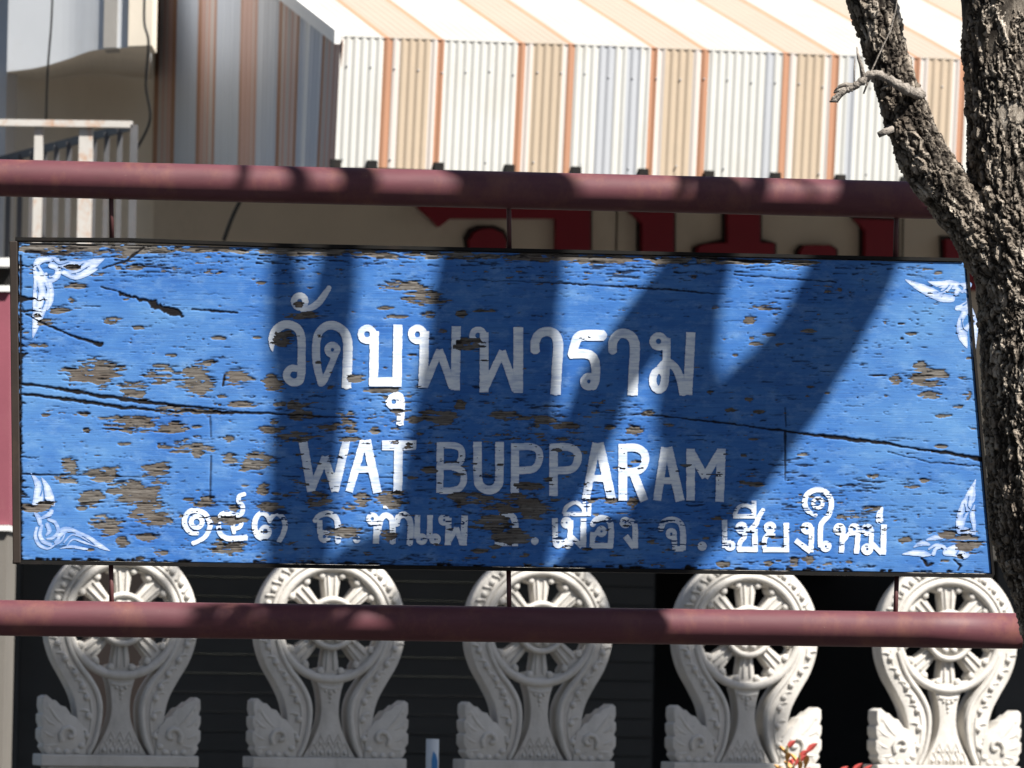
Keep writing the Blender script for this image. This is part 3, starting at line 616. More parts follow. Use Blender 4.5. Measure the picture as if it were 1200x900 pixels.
# ------------------------------------------------------------------ carved stone fence panels (wheel on a stem with scrolls)
YAW = R(17)
stoneP = Plane(atD(627, 887, 20.5), YAW)
K = 1/(1181.0*FPX/20.5/315)*1.0; KX = K*1.0
def sp(x, z): return ((x-480)*KX, (852-z)*K)            # zoom px -> local x,z (m)
def pris(mb, outline, y0, y1):
    mb.prism([(x, y0, z) for x, z in outline], Vector((0, y1-y0, 0)))
def build_stone():
    root = thing('stone_panel', 'carved white stone wheel panel', 'fence panel')
    cx, cz = sp(480, 272); T = 0.10
    # wheel: ring, spokes, hub
    mb = MB()
    def annulus(r0, r1, y0, y1, n=56, a0=0, a1=2*math.pi):
        for k in range(n):
            p, q = a0+(a1-a0)*k/n, a0+(a1-a0)*(k+1)/n
            vs = []
            for (r_, y_) in ((r0, y0), (r1, y0), (r1, y1), (r0, y1)):
                vs += [(cx+r_*math.cos(p), y_, cz+r_*math.sin(p)), (cx+r_*math.cos(q), y_, cz+r_*math.sin(q))]
            mb.add(vs, [(0, 1, 3, 2), (2, 3, 5, 4), (4, 5, 7, 6), (6, 7, 1, 0)])
    r = lambda z: z*K
    annulus(r(218), r(236), -T/2+0.012, T/2-0.012)
    mb.tube([(cx+r(243)*math.cos(2*math.pi*k/56), -T/2+0.006, cz+r(243)*math.sin(2*math.pi*k/56)) for k in range(57)], r(19), 10, cap=False)
    # outer band of the wheel, upper part
    mb.build('wheel_rim', M_stone, root, True, local=True)
    mb = MB()
    out = [(cx+r(328)*math.cos(R(d)), cz+r(328)*math.sin(R(d))) for d in range(-8, 189, 4)]
    inn = [(cx+r(252)*math.cos(R(d)), cz+r(252)*math.sin(R(d))) for d in range(188, -9, -4)]
    pris(mb, out+inn, -T/2, T/2)
    for d in range(-4, 186, 12):
        mb.ball((cx+r(298)*math.cos(R(d)), -T/2-0.002, cz+r(298)*math.sin(R(d))), r(15), 1, .8, 1)
        a = R(d+6); mb.tube([(cx+r(q_)*math.cos(a+s_), -T/2, cz+r(q_)*math.sin(a+s_)) for q_, s_ in ((322, .02), (308, 0), (292, -.03), (282, -.02))], r(7), 6)
    mb.tube([(cx+r(270)*math.cos(R(d)), -T/2, cz+r(270)*math.sin(R(d))) for d in range(-8, 190, 6)], r(9), 6)
    mb.build('outer_band', M_stone, root, True, local=True)
    for k in range(8):
        a = math.pi/4*k; u = Vector((math.cos(a), 0, math.sin(a))); v = Vector((-math.sin(a), 0, math.cos(a))); c = Vector((cx, 0, cz))
        P = lambda rr, s: c+u*r(rr)+v*r(s)
        mb = MB()
        outl = [P(90, -25), P(120, -28), P(175, -36), P(190, -36), P(196, -62), P(212, -74), P(224, -70), P(224, 70), P(212, 74), P(196, 62), P(190, 36), P(175, 36), P(120, 28), P(90, 25)]
        mb.prism([p+Vector((0, -T/2+0.012, 0)) for p in outl], Vector((0, T-0.03, 0)))
        for s in (-1, 1): mb.tube([P(112, 13*s)+Vector((0, -T/2+0.010, 0)), P(205, 17*s)+Vector((0, -T/2+0.010, 0))], r(7), 6)
        for s in (-1, 1): mb.ball(P(206, 46*s)+Vector((0, -T/2+0.010, 0)), r(17), 1, .6, 1)
        mb.build('spoke', M_stone, root, True, local=True, bevel=0.004)
    mb = MB()
    mb.tube([(cx, T/2-0.01, cz), (cx, -T/2-0.004, cz)], r(112), 36)
    mb.tube([(cx+r(104)*math.cos(2*math.pi*k/40), -T/2-0.006, cz+r(104)*math.sin(2*math.pi*k/40)) for k in range(41)], r(13), 8, cap=False)
    for k in range(10): mb.ball((cx+r(68)*math.cos(math.pi/5*k), -T/2-0.005, cz+r(68)*math.sin(math.pi/5*k)), r(17))
    mb.ball((cx, -T/2-0.006, cz), r(34), 1, .6, 1); mb.build('hub', M_stone, root, True, local=True)
    for s in (-1, 1):
        fx = lambda x: 480+(x-480)*(-s)            # trace is the left side
        mb = MB()
        outer = smooth_pts([(152,300),(160,375),(188,455),(232,530),(268,598),(286,660),(292,720),(300,790),(312,852)], 4)
        inner = smooth_pts([(350,852),(378,795),(396,720),(400,645),(386,585),(352,525),(308,470),(268,405),(240,340),(230,300)], 4)
        pris(mb, [sp(fx(x), z) for x, z in list(outer)+list(inner)], -T/2-0.003, T/2-0.003)
        mb.tube([(lambda q: (q[0], -T/2-0.004, q[1]))(sp(fx(x), z)) for x, z in smooth_pts([(340,850),(366,795),(384,720),(387,648),(373,590),(340,533),(296,478),(258,412),(236,345)], 3)], 11*K, 6)
        mb.tube([(lambda q: (q[0], -T/2-0.004, q[1]))(sp(fx(x), z)) for x, z in smooth_pts([(312,850),(338,790),(350,720),(350,655),(335,600),(298,545),(250,480),(212,410),(200,340)], 3)], 5*K, 6)
        beads = [(212,385),(258,450),(306,515),(338,555+50),(352,688),(340,770)]
        beads = [(205,378),(240,445),(285,505),(318,560),(338,608),(346,688),(338,770)]
        for (x, z) in beads:
            q = sp(fx(x-8), z); mb.ball((q[0], -T/2-0.006, q[1]), 15*K, 1, .9, 1)
            mb.tube([(lambda p: (p[0], -T/2-0.004, p[1]))(sp(fx(x+dx), z+dz)) for dx, dz in ((-48,-22),(-34,-27),(-16,-22),(-2,-8))], [3*K,7*K,8*K,6*K], 6)
        mb.build('scroll_arm', M_stone, root, True, local=True, bevel=0.006)
        mb = MB()
        leaf = [(136,612),(152,601),(178,622),(190,622),(214,645),(236,650),(262,685),(282,692),(296,715),(312,728),(322,780),(326,851),(162,851),(140,822),(146,806),(132,786),(132,746),(142,738),(133,716),(132,684),(142,676),(134,650)]
        pris(mb, [sp(fx(x), z) for x, z in leaf], -T/2-0.012, T/2-0.012)
        sw = [(255+ (44-4.8*k)*math.cos(k*0.75+2.4), 768+(44-4.8*k)*math.sin(k*0.75+2.4)) for k in range(9)]
        mb.tube([(lambda p: (p[0], -T/2-0.013, p[1]))(sp(fx(x), z)) for x, z in [(300,728)]*0+sw], [12*K]*7+[11*K, 12*K], 8)
        for P_ in ([(152,625),(176,668),(205,705),(236,732)],[(142,690),(166,715),(196,730)],[(140,752),(164,770),(192,780)],[(150,815),(180,815),(215,808)]):
            pp = smooth_pts(P_, 4); mb.tube([(lambda p: (p[0], -T/2-0.009, p[1]))(sp(fx(x), z)) for x, z in pp], [K*(3+5*math.sin(math.pi*min(1, (i_+.6)/len(pp)))) for i_ in range(len(pp))], 6)
        for x, z, rr in ((160,650,17),(185,668,13),(215,680,13),(245,700,13),(150,715,16),(150,770,16),(165,828,18)): q = sp(fx(x), z); mb.ball((q[0], -T/2-0.006, q[1]), rr*K, 1.1, .55, 1.2, 10, 6)
        for x, z in ((205,838),(245,842),(285,838),(308,815)): q = sp(fx(x), z); mb.ball((q[0], -T/2-0.012, q[1]), 13*K, 1.2, .7, 1)
        mb.build('leaf', M_stone, root, True, local=True, bevel=0.006)
    mb = MB()
    lft = smooth_pts([(418,520),(432,565),(440,620),(440,670),(428,725),(400,790),(362,851)], 4)
    pts = [sp(x, z) for x, z in lft] + [sp(960-x, z) for x, z in lft[::-1]]
    pris(mb, pts, -T/2+0.004, T/2-0.01)
    q = lambda x, z: (lambda p: (p[0], -T/2+0.004, p[1]))(sp(x, z))
    mb.tube([q(435,548), q(480,556), q(525,548)], 8*K, 6)
    for x, z, rr in ((460,565,9),(480,572,11),(500,565,9),(480,592,9),(480,612,6)): mb.ball(q(x, z), rr*K)
    for x0 in (410, 445, 480, 515, 550):
        mb.tube([q(x0-18,848), q(x0-14,812), q(x0,790), q(x0+14,812), q(x0+18,848)], 5*K, 6); mb.ball(q(x0, 832), 11*K)
    for x0 in (440, 480, 520): mb.tube([q(x0-18,795), q(x0,752), q(x0+18,795)], 4*K, 6); mb.ball(q(x0, 788), 8*K)
    mb.build('stem', M_stone, root, True, local=True, bevel=0.004)
    mb = MB(); x0, x1 = sp(131, 0)[0], sp(818, 0)[0]
    mb.box(((x0+x1)/2, 0.0, -0.022), x1-x0, T+0.06, 0.044); mb.build('base_slab', M_stone, root, local=True, bevel=0.005)
    mb = MB(); mb.box(((x0+x1)/2, 0.0, -0.075), x1-x0-0.06, T+0.03, 0.062); mb.build('plinth', M_stone, root, local=True, bevel=0.004)
    return root
stone = build_stone()
def copy_tree(o, parent=None):
    c = o.copy(); COL.objects.link(c)
    if parent: c.parent = parent
    for ch in list(o.children): copy_tree(ch, c)
    return c
bz = stoneP.hit(627, 887).z-0.012
slabels = ['white stone wheel panel in shade at far left, brown door behind it', 'white stone wheel panel second from the left, mostly shaded', 'white stone wheel panel right of the short blue-marked pole, middle of the row',
           'half sunlit white stone wheel panel behind the red and yellow plant', 'fully sunlit white stone wheel panel next to the tree trunk']
stones = [stone] + [copy_tree(stone) for _ in range(4)]
for o, px, lb in zip(stones, (137, 382, 627, 869.5, 1105), slabels):
    p = stoneP.hit(px, 887); o.location = (p.x, p.y, bz); o.rotation_euler = (0, 0, YAW); tag(o, lb, 'fence panel', 'carved stone wheel panels along the fence wall')
lw = thing('low_wall', 'low white plastered wall carrying the row of carved stone panels', 'wall', (stoneP.hit(627, 887).x, stoneP.hit(627, 887).y, 0))
mb = MB(); c = stoneP.hit(640, 887); ht = bz-0.106
mb.box((c.x, c.y, ht/2), 9, 0.26, ht, stoneP.ex, -stoneP.n); mb.build('wall_body', M_grey_plaster, lw, bevel=0.01)

# ------------------------------------------------------------------ shop building: facade, fascia letters, shutter, opening
YB = R(16)
awnP = Plane(atD(399, 120, 22.4), YB); OVER = 3.9
DEP = Vector((-math.sin(YB), math.cos(YB), 0))
facP = Plane(awnP.O + DEP*OVER, YB)
bl = thing('shop_building', 'beige shop building with red letters on its shaded fascia above a dark shutter', 'building', Vector((facP.O.x, facP.O.y, 0)))
def rect_on(mb, pl, x0, x1, z0, z1, thick, off=0.0):
    """wall piece on plane pl between two picture columns (measured at row 450) and two heights"""
    A = pl.hit(x0, 450, off); B = pl.hit(x1, 450, off); d = -pl.n*thick
    mb.prism([Vector((A.x, A.y, z0)), Vector((B.x, B.y, z0)), Vector((B.x, B.y, z1)), Vector((A.x, A.y, z1))], d)
def zrow(pl, px, py): return pl.hit(px, py).z
zl = zrow(facP, 500, 640)
mb = MB(); rect_on(mb, facP, -40, 2300, zl, 8.0, 0.25); mb.build('wall', M_fascia, bl)
mb = MB(); rect_on(mb, facP, -40, 30, 0, zl, 0.25); mb.build('pier', M_shutter, bl)
mb = MB(); rect_on(mb, facP, 31, 104, 0, zl, 0.10, -0.08); mb.build('panel', M_shutter, bl)
mb = MB(); rect_on(mb, facP, 104, 188, 0, zl, 0.06, -0.06); mb.build('door', M_door, bl)
mb = MB()                                     # rolling shutter of horizontal slats
z = 0.0; k = 0
while z < zl:
    rect_on(mb, facP, 188, 770, z+0.006, z+0.088, 0.025, -0.05-0.004*(k % 2)); rect_on(mb, facP, 188, 770, z-0.006, z+0.0055, 0.02, -0.066); z += 0.094; k += 1
mb.build('rolling_shutter', M_shutter, bl)
mb = MB(); rect_on(mb, facP, 770, 1168, 0, zl, 0.1, -2.4); mb.build('dark_room', M_interior, bl)
mb = MB(); rect_on(mb, facP, 764, 772, 0, zl, 2.3, -0.1); mb.build('jamb', M_interior, bl)
mb = MB(); rect_on(mb, facP, 770, 1168, 0.0, 0.01, 2.3, -0.1); mb.build('room_lining', M_interior, bl)
mb = MB(); rect_on(mb, facP, 772, 1166, zl-0.02, zl-0.004, 2.3, -0.1); mb.build('room_lining', M_interior, bl)
mb = MB(); rect_on(mb, facP, 1172, 2300, 0, zl, 0.25); mb.build('pier', M_shutter, bl)
# raised red letters (only their upper parts clear the sign)
LET = [[(488,240),(692,240),(692,330),(652,330),(652,256),(528,256),(515,266),(508,258)],
       [(552,296),(550,282),(556,272),(566,268),(578,268),(589,273),(594,283),(592,298),(586,330),(560,330)],
       [(738,248),(790,248),(790,335),(753,335),(753,262),(746,254)],
       [(853,240),(891,240),(891,284),(908,285),(908,330),(818,330),(818,290),(826,286),(853,284)],
       [(938,330),(938,294),(944,287),(972,287),(980,292),(980,330)],
       [(1001,256),(1052,258),(1052,340),(1014,340),(1014,270),(1008,262)],
       [(1108,280),(1160,282),(1160,340),(1110,340)],
       [(-1,-1)]]
for P in LET[:-1]:
    mb = MB(); mb.prism([facP.hit(x, y, 0.055) for x, y in P], facP.n*(-0.05)); o = mb.build('red_letter', M_red, bl, bevel=0.004)
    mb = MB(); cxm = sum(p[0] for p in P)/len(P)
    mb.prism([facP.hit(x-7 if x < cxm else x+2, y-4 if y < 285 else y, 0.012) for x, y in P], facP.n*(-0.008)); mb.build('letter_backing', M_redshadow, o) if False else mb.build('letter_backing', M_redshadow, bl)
for x in (719, 1055):
    mb = MB(); rect_on(mb, facP, x, x+1.5, zl, zrow(facP, 700, 200), 0.006, 0.004); mb.build('fascia_seam', M_black, bl)
mb = MB(); rect_on(mb, facP, -40, 176, zrow(facP, 100, 330), 7.9, 0.003, 0.003); mb.build('skylit_wall_sheet', M_beige_plaster, bl)  # same wall in lighter plaster, painted up for the extra sky light

# ------------------------------------------------------------------ striped awning
aw = thing('awning', 'striped corrugated metal awning in white, tan and orange above the shop front', 'awning', Vector((awnP.O.x, awnP.O.y, 0)))
STR = [(399,450,'w'),(450,461,'o'),(461,470,'p'),(470,505,'t'),(505,513,'p'),(513,521,'o'),(521,607,'w'),(607,616,'o'),(616,625,'p'),(625,660,'t'),(660,666,'p'),(666,674,'o'),(674,702,'w'),(702,722,'g'),(722,735,'w'),(735,752,'g'),(752,763,'w'),
       (763,771,'o'),(771,780,'p'),(780,813,'t'),(813,822,'p'),(822,831,'o'),(831,898,'w'),(898,908,'g'),(908,918,'w'),(918,926,'o'),(926,934,'p'),(934,967,'t'),(967,975,'p'),(975,984,'o'),(984,995,'w'),(995,1004,'g'),(1004,1071,'w'),(1071,1079,'o'),
       (1079,1088,'p'),(1088,1117,'t'),(1117,1125,'p'),(1125,1133,'o'),(1133,1218,'w'),(1218,1226,'o'),(1226,1234,'p'),(1234,1268,'t'),(1268,1276,'p'),(1276,1284,'o'),(1284,1370,'w'),(1370,1378,'o'),(1378,1420,'t'),(1420,1428,'o'),(1428,1500,'w')] + [(1500+k*157+a, 1500+k*157+b, c) for k in range(4) for a, b, c in ((0,8,'o'),(8,50,'t'),(50,58,'o'),(58,157,'w'))]
MS = {'w': 0, 'o': 1, 'p': 2, 't': 3, 'g': 4, 'c': 5, 'r': 6}
SHEETS = [M_white_sheet, M_orange_sheet, M_pale_sheet, M_tan_sheet, M_grey_sheet, M_cream_sheet, M_roof_white]
yt = lambda x: 41.5 + (x-399)*0.0385
yb_ = lambda x: 196 + (x-399)*0.030
def corr(x): return 0.0032*math.cos(2*math.pi*(x-399)/9.3)
def roofmat(x):
    for a, b, k in STR:
        if a <= x < b:
            if k == 'o': return 'o' if x < a+6.8 else 'c'
            return {'p': 'c', 't': 'c'}.get(k, 'r')
    return 'r'
mb = MB(); mr = MB(); VT = []; VB = []; xs = []; kk = []
for a, b, k in STR:
    n = max(2, int((b-a)/1.6))
    for i in range(n): xs.append(a+(b-a)*i/n); kk.append(k)
xs.append(STR[-1][1])
def wob(x, k): return sum(math.sin(x/p+k*q)*a_ for p, q, a_ in ((31, 1.3, .5), (77, 2.1, .7), (13, 4.0, .25)))
for x in xs: VT.append(awnP.hit(x, yt(x)+0.4*wob(x, 1), corr(x))); VB.append(awnP.hit(x-7.0, yb_(x)+wob(x, 2), corr(x)+0.004*wob(x, 3)))
n = len(xs)
mb.add(VT+VB, [])
for i in range(n-1): mb.f.append([i, n+i, n+i+1, i+1]); mb.m.append(MS[kk[i]])
sheet_o = mb.build('valance', SHEETS, aw)
sm = sheet_o.modifiers.new('thick', 'SOLIDIFY'); sm.thickness = 0.002
mbs = MB(); mbs.ball((0, 0, 0), 0.0042, 1, 1, 1, 8, 5); scr = mbs.build('screw', M_grey_sheet, aw, True, local=True); scr_n = 0
for row_, st_ in ((0.24, 27.9), (0.93, 55.8)):
    x = 408.3
    while x < 1480:
        f_ = row_+random.uniform(-.02, .02); q_ = scr if scr_n == 0 else scr.copy()
        if scr_n: COL.objects.link(q_)
        q_.location = awnP.hit(x-7*f_, yt(x)+(yb_(x)-yt(x))*f_, 0.0065)-aw.location; q_.parent = aw; scr_n += 1; x += st_
SLOPE = 0.30; NR = 8
back = DEP + Vector((0, 0, SLOPE))
rv = []
for j in range(NR+1):
    for i, x in enumerate(xs):
        rv.append(VT[i] + awnP.n*(0.005-corr(x)) + back*((OVER+0.02)*j/NR) + Vector((0, 0, corr(x)*0.4 + (0 if j else -0.003))))
mr.add(rv, [])
for j in range(NR):
    for i in range(n-1):
        mr.f.append([j*n+i, j*n+i+1, (j+1)*n+i+1, (j+1)*n+i]); mr.m.append(MS[roofmat((xs[i]+xs[i+1])/2)])
ro = mr.build('roof_sheet', SHEETS, aw); sm = ro.modifiers.new('thick', 'SOLIDIFY'); sm.thickness = 0.002; sm.offset = -1
# side panel (faces left, in shade)
SIDE = [(178,184,'o'),(184,200,'m'),(200,204,'o'),(204,228,'g'),(228,232,'o'),(232,248,'m'),(248,251,'o'),(251,278,'g'),(278,281,'o'),(281,297,'m'),(297,300,'o'),(300,325,'g'),(325,328,'o'),(328,346,'m'),(346,349,'o'),(349,356,'g'),(356,361,'l'),(361,376,'g'),(376,379,'o'),(379,397.5,'m'),(397.5,399,'o')]
class SideP: pass
sideP = Plane(awnP.O, YB); sideP.n = -awnP.ex
sm_ = {'o': 0, 'm': 1, 'g': 2, 'l': 3, 'k': 4}
mb = MB(); cols = []; km = []
for a, b, k in SIDE:
    nn = max(2, int((b-a)/1.4))
    for i in range(nn):
        cols.append(a+(b-a)*i/nn)
        km.append('k' if (k == 'm' and i % 4 == 1) else k)
cols.append(399)
ztop0 = VT[0].z; zbot = VB[0].z-0.0
vt, vb = [], []
C0 = VT[0]
for i, x in enumerate(cols):
    p = sideP.hit(x, 190); s = (p-awnP.O).dot(DEP); cc = 0.005*math.cos(2*math.pi*x/5.0)
    xb = 399+(x-399)*1.0 - 6*(max(0, (x-300)/99.0))
    pb = sideP.hit(xb, 190)
    vt.append(Vector((p.x, p.y, ztop0-0.01+SLOPE*s)) - awnP.ex*cc); vb.append(Vector((pb.x, pb.y, sideP.hit(xb, 200).z)) - awnP.ex*cc)
n2 = len(cols); mb.add(vt+vb, [])
for i in range(n2-1): mb.f.append([i, n2+i, n2+i+1, i+1]); mb.m.append(sm_[km[i]])
o = mb.build('side_panel', [M_orange_sheet, M_mauve_sheet, M_grey_side, M_trim, M_pale_sheet], aw); q_ = o.modifiers.new('thick', 'SOLIDIFY'); q_.thickness = 0.002
mb = MB(); A = C0+Vector((0, 0, 0.0))-awnP.ex*0.005; 
mb.prism([A+Vector((0,0,0.025))-awnP.ex*0.02, A+Vector((0,0,-0.035))-awnP.ex*0.02, A+Vector((0,0,-0.035))+awnP.ex*0.02+awnP.n*0, A+Vector((0,0,0.025))+awnP.ex*0.02], back*OVER)
mb.build('edge_trim', M_trim, aw)
for x in (394, 437, 515, 598, 676, 755, 832, 910, 986, 1062, 1140):
    mb = MB(); p = awnP.hit(x-1, yb_(x)-4, 0.012); mb.box(p, 0.042, 0.02, 0.036, awnP.ex, DEP); mb.build('bracket', M_black, aw)
mb = MB(); p0, p1 = awnP.hit(395, 193, -0.08), awnP.hit(2100, yb_(2107)-3, -0.08); mb.prism([p0, p1, p1+Vector((0,0,.035)), p0+Vector((0,0,.035))], DEP*0.035); mb.build('support_bar', M_black, aw)

# ------------------------------------------------------------------ white neighbour at the upper left
nb = thing('white_building', 'white plastered upper storey with a curved soffit at the upper left corner', 'building', atD(60, 60, 23.6))
def pt(x, y, D): return atD(x, y, D)
mb = MB()
bot = smooth_pts([(8,84,23.7),(45,79,23.65),(80,69,23.6),(105,60,23.55),(130,57,23.5),(176,54,23.45)], 4)
front = [pt(*b) for b in bot]; zt = 7.5
top_ = [Vector((p.x, p.y, zt)) for p in front]
bkb = [facP.hit(b[0]+1.5, b[1]+6+ (b[0]-8)*0.20, 0.01) for b in bot]; bkt = [Vector((p.x, p.y, zt)) for p in bkb]
nF = len(front)
mb.add(front+top_+bkb+bkt, [(i, i+1, nF+i+1, nF+i) for i in range(nF-1)] + [(i, 2*nF+i, 2*nF+i+1, i+1) for i in range(nF-1)] + [(nF-1, 3*nF-1, 4*nF-1, 2*nF-1), (0, nF, 3*nF, 2*nF)])
mb.m = [0]*(nF-1)+[1]*(nF-1)+[0, 0]; mb.build('upper_wall', [M_white_plaster, M_beige_plaster], nb, True).data.polygons.foreach_set('use_smooth', [False]*0 or [False]*((nF-1)*2+2))
mb = MB()
for x0, x1, o_ in ((121, 137, 0),):
    a_, b_ = pt(x0, 56, 23.505), pt(x1, 55.5, 23.485); mb.prism([a_, b_, Vector((b_.x, b_.y, 7.4)), Vector((a_.x, a_.y, 7.4))], Vector((0, .2, 0)))
mb.build('drain_channel', M_grey_plaster, nb)
mb = MB(); a_, b_ = pt(150, 54, 23.455), pt(178, 53, 23.43); mb.prism([a_, b_, Vector((b_.x, b_.y, 7.4)), Vector((a_.x, a_.y, 7.4))], Vector((0, .3, 0))); mb.build('pilaster', M_beige_plaster, nb)
mb = MB(); a_, b_ = pt(-90, 84, 24.3), pt(8, 84, 24.3); mb.prism([Vector((a_.x, a_.y, 0)), Vector((b_.x, b_.y, 0)), Vector((b_.x, b_.y, 7.5)), Vector((a_.x, a_.y, 7.5))], Vector((0, .5, 0))); mb.build('side_wall', M_white_plaster, nb)
def cable(name, pts, r_, label):
    mb = MB(); mb.tube([pt(*p) for p in smooth_pts(pts, 5)], r_, 6); return tag(mb.build(name, M_cable, None, True), label, 'cable')
cable('cable', [(62,-20,23.2),(60,30,23.2),(56,80,23.3),(54,140,23.5)], 0.005, 'thin cable hanging straight down in front of the white wall at upper left')
cable('cable', [(170,-20,23.2),(169,25,23.2),(174,50,23.2),(171,100,23.3),(176,140,23.4),(160,175,23.5)], 0.006, 'black cable hanging along the left edge of the striped awning')
cable('cable', [(284,230,24.4),(272,255,24.4),(262,282,24.4)], 0.010, 'dark slanting cable on beige wall just above the sign')
# balcony railing
rl = thing('balcony_railing', 'rusty white balcony railing with shade-darkened balusters at the upper left', 'railing', atD(80, 300, 23.0))
mb = MB()
def bar(mb, p, q_, wd, dp):
    p, q_ = Vector(p), Vector(q_); t = (q_-p).normalized(); s = t.cross(Vector((0, 1, 0))).normalized()*wd/2; d = Vector((0, dp, 0))
    mb.prism([p+s, q_+s, q_-s, p-s], d)
bar(mb, pt(-60, 142.5, 22.6), pt(155, 145.5, 22.6), 0.028, 0.04); mb.build('top_rail', M_rustrail, rl)
for x, wd in ((45.5, 0.036), (101, 0.058)):
    mb = MB(); a_ = pt(x, 149, 22.62); bar(mb, a_, Vector((a_.x, a_.y, 2.9)), wd, 0.04); mb.build('post', M_rustrail, rl)
mb = MB(); a_ = pt(157, 146, 22.6); bar(mb, a_, Vector((a_.x, a_.y, 2.9)), 0.03, 0.04); mb.build('post', M_railshade, rl)
mb = MB(); E0, E1 = pt(156, 147, 22.62), pt(-10, 190, 24.3)
bar(mb, E0, E1, 0.035, 0.03); mb.build('side_rail', M_railshade, rl)
for k in range(1, 12):
    p = E0+(E1-E0)*(k/11.5); mb = MB(); bar(mb, p, Vector((p.x, p.y, 2.9)), 0.022, 0.02); mb.build('baluster', M_railshade, rl)
mb = MB(); a_ = pt(-60, 420, 22.6); b_ = pt(158, 420, 22.6); mb.prism([a_, b_, Vector((b_.x, b_.y, b_.z-.35)), Vector((a_.x, a_.y, a_.z-.35))], Vector((0, 1.6, 0))); mb.build('balcony_slab', M_grey_plaster, rl)

# pink pillar at the left edge
pk = thing('pink_pillar', 'pink plastered pillar with white ledges at the left edge beside the sign', 'pillar', Vector((atD(-40, 600, 21).x, 7, 0)))
def blk(mb, x0, x1, y0, y1, D, th):
    mb.prism([pt(x0, y1, D), pt(x1, y1, D), pt(x1, y0, D), pt(x0, y0, D)], Vector((0, th, 0)))
mb = MB(); blk(mb, -110, 11, 342, 615, 21, .4); mb.build('pink_block', M_pink, pk)
mb = MB(); blk(mb, -110, 12, 334.5, 341.5, 20.98, .44); mb.build('ledge', M_trim, pk)
mb = MB(); blk(mb, -110, 11, 312.5, 334, 21.05, .3); mb.build('dark_gap', M_black, pk)
mb = MB(); blk(mb, -110, 13, 302, 312, 20.96, .48); mb.build('ledge', M_trim, pk)
mb = MB(); blk(mb, -110, 11, 615.5, 622, 20.98, .44); mb.build('ledge', M_trim, pk)
mb = MB(); A = pt(-110, 622.5, 21); B = pt(8.5, 622.5, 21); mb.prism([Vector((A.x, A.y, 0)), Vector((B.x, B.y, 0)), B, A], Vector((0, .4, 0))); mb.build('lower_shaft', M_greyshaft, pk)

# pole with a blue mark, plant
pl_ = thing('plastic_pole', 'short white plastic pole with a blue paint mark between two stone panels', 'pole', Vector((pt(507, 865, 19.6).x, 5.6, 0)))
mb = MB(); p = pt(507, 866, 19.6); mb.tube([Vector((p.x, p.y, 0)), p], 7.6/320, 20); mb.build('pole_shaft', M_pvc, pl_, True)
mb = MB(); q0 = pt(509, 888, 19.6); 
mb.prism([pt(x, y, 19.6)+Vector((0, -0.0255, 0)) for x, y in ((506,905),(513,905),(513,892),(511,884),(508,880),(506,890))], Vector((0, 0.006, 0))); mb.build('blue_mark', M_bluepaint, pl_)

def leaf_blade(mb, base, dirv, L, wd, m, droop=0.25):
    d = Vector(dirv).normalized(); s = d.cross(Vector((0, 1, 0.2))).normalized(); nrm = s.cross(d)
    pr = [(0, 0.05), (0.25, 0.75), (0.5, 1.0), (0.75, 0.7), (1.0, 0.02)]
    vs = []
    for t, ww in pr:
        c_ = Vector(base)+d*(L*t)+Vector((0, 0, -droop*L*t*t))
        vs += [c_-s*(wd*ww/2)+nrm*0.004*ww, c_-nrm*0.002, c_+s*(wd*ww/2)+nrm*0.004*ww]
    fs = []
    for i in range(4):
        for j in range(2): fs.append((i*3+j, i*3+j+1, i*3+3+j+1, i*3+3+j))
    mb.add(vs, fs, m)
def croton(name, px, py, D, label, hs, seed):
    random.seed(seed); top = pt(px, py, D)
    t_ = thing(name, label, 'plant', Vector((top.x, top.y, 0)))
    ms = MB(); ml = MB()
    for dx, dz in hs:
        tip = top+Vector((dx, random.uniform(-.05, .05), dz)); base = Vector((top.x+dx*.3, top.y, 0))
        P = [base, base.lerp(tip, .5)+Vector((random.uniform(-.03, .03), 0, 0)), tip]; ms.tube(P, [.012, .009, .004], 6)
        for k in range(10):
            ang = k*2.4; zz = -0.02*k*1.3; f_ = random.random()
            leaf_blade(ml, tip+Vector((0, 0, zz-0.01)), (math.cos(ang)*.55, math.sin(ang)*.55, 0.75), random.uniform(.05, .09), random.uniform(.016, .024), 0 if k % 3 == 0 else 1)
        for k in range(26):
            ang = k*2.4; zz = random.uniform(0.3, 0.85)*tip.z
            leaf_blade(ml, base.lerp(tip, zz/tip.z), (math.cos(ang), math.sin(ang), .4), random.uniform(.12, .2), .035, random.choice((1, 2, 2)))
    ms.build('stem', M_stem, t_); ml.build('leaf', [M_redleaf, M_yellowleaf, M_leaf], t_)
    return t_
croton('croton_plant', 930, 885, 19.5, 'red and yellow leaved plant in front of the half sunlit stone panel', [(-.025, 0.035), (.02, 0.0), (.0, -.03), (.045, 0.015)], 3)
croton('croton_plant', 990, 905, 19.5, 'low red and yellow leaf tips between the two rightmost stone panels', [(-.02, 0.0), (.02, 0.005), (.05, -.01)], 5)

# unseen terrace added behind the viewer: it closes the low sky on that side
op = thing('sky_block_terrace', 'added unseen terrace behind the viewer that blocks the low sky', 'building', (0, -27, 0))
mb = MB(); mb.box((0, -30, 4.5), 70, 6, 9.0); mb.build('wall', M_grey_plaster, op)
for k in range(-8, 9):
    for z_ in (1.3, 5.4):
        mb = MB(); mb.box((k*4.0, -26.98, z_+0.2), 2.2, 0.06, 2.4 if z_ < 2 else 1.6); mb.build('window', M_shutter, op)
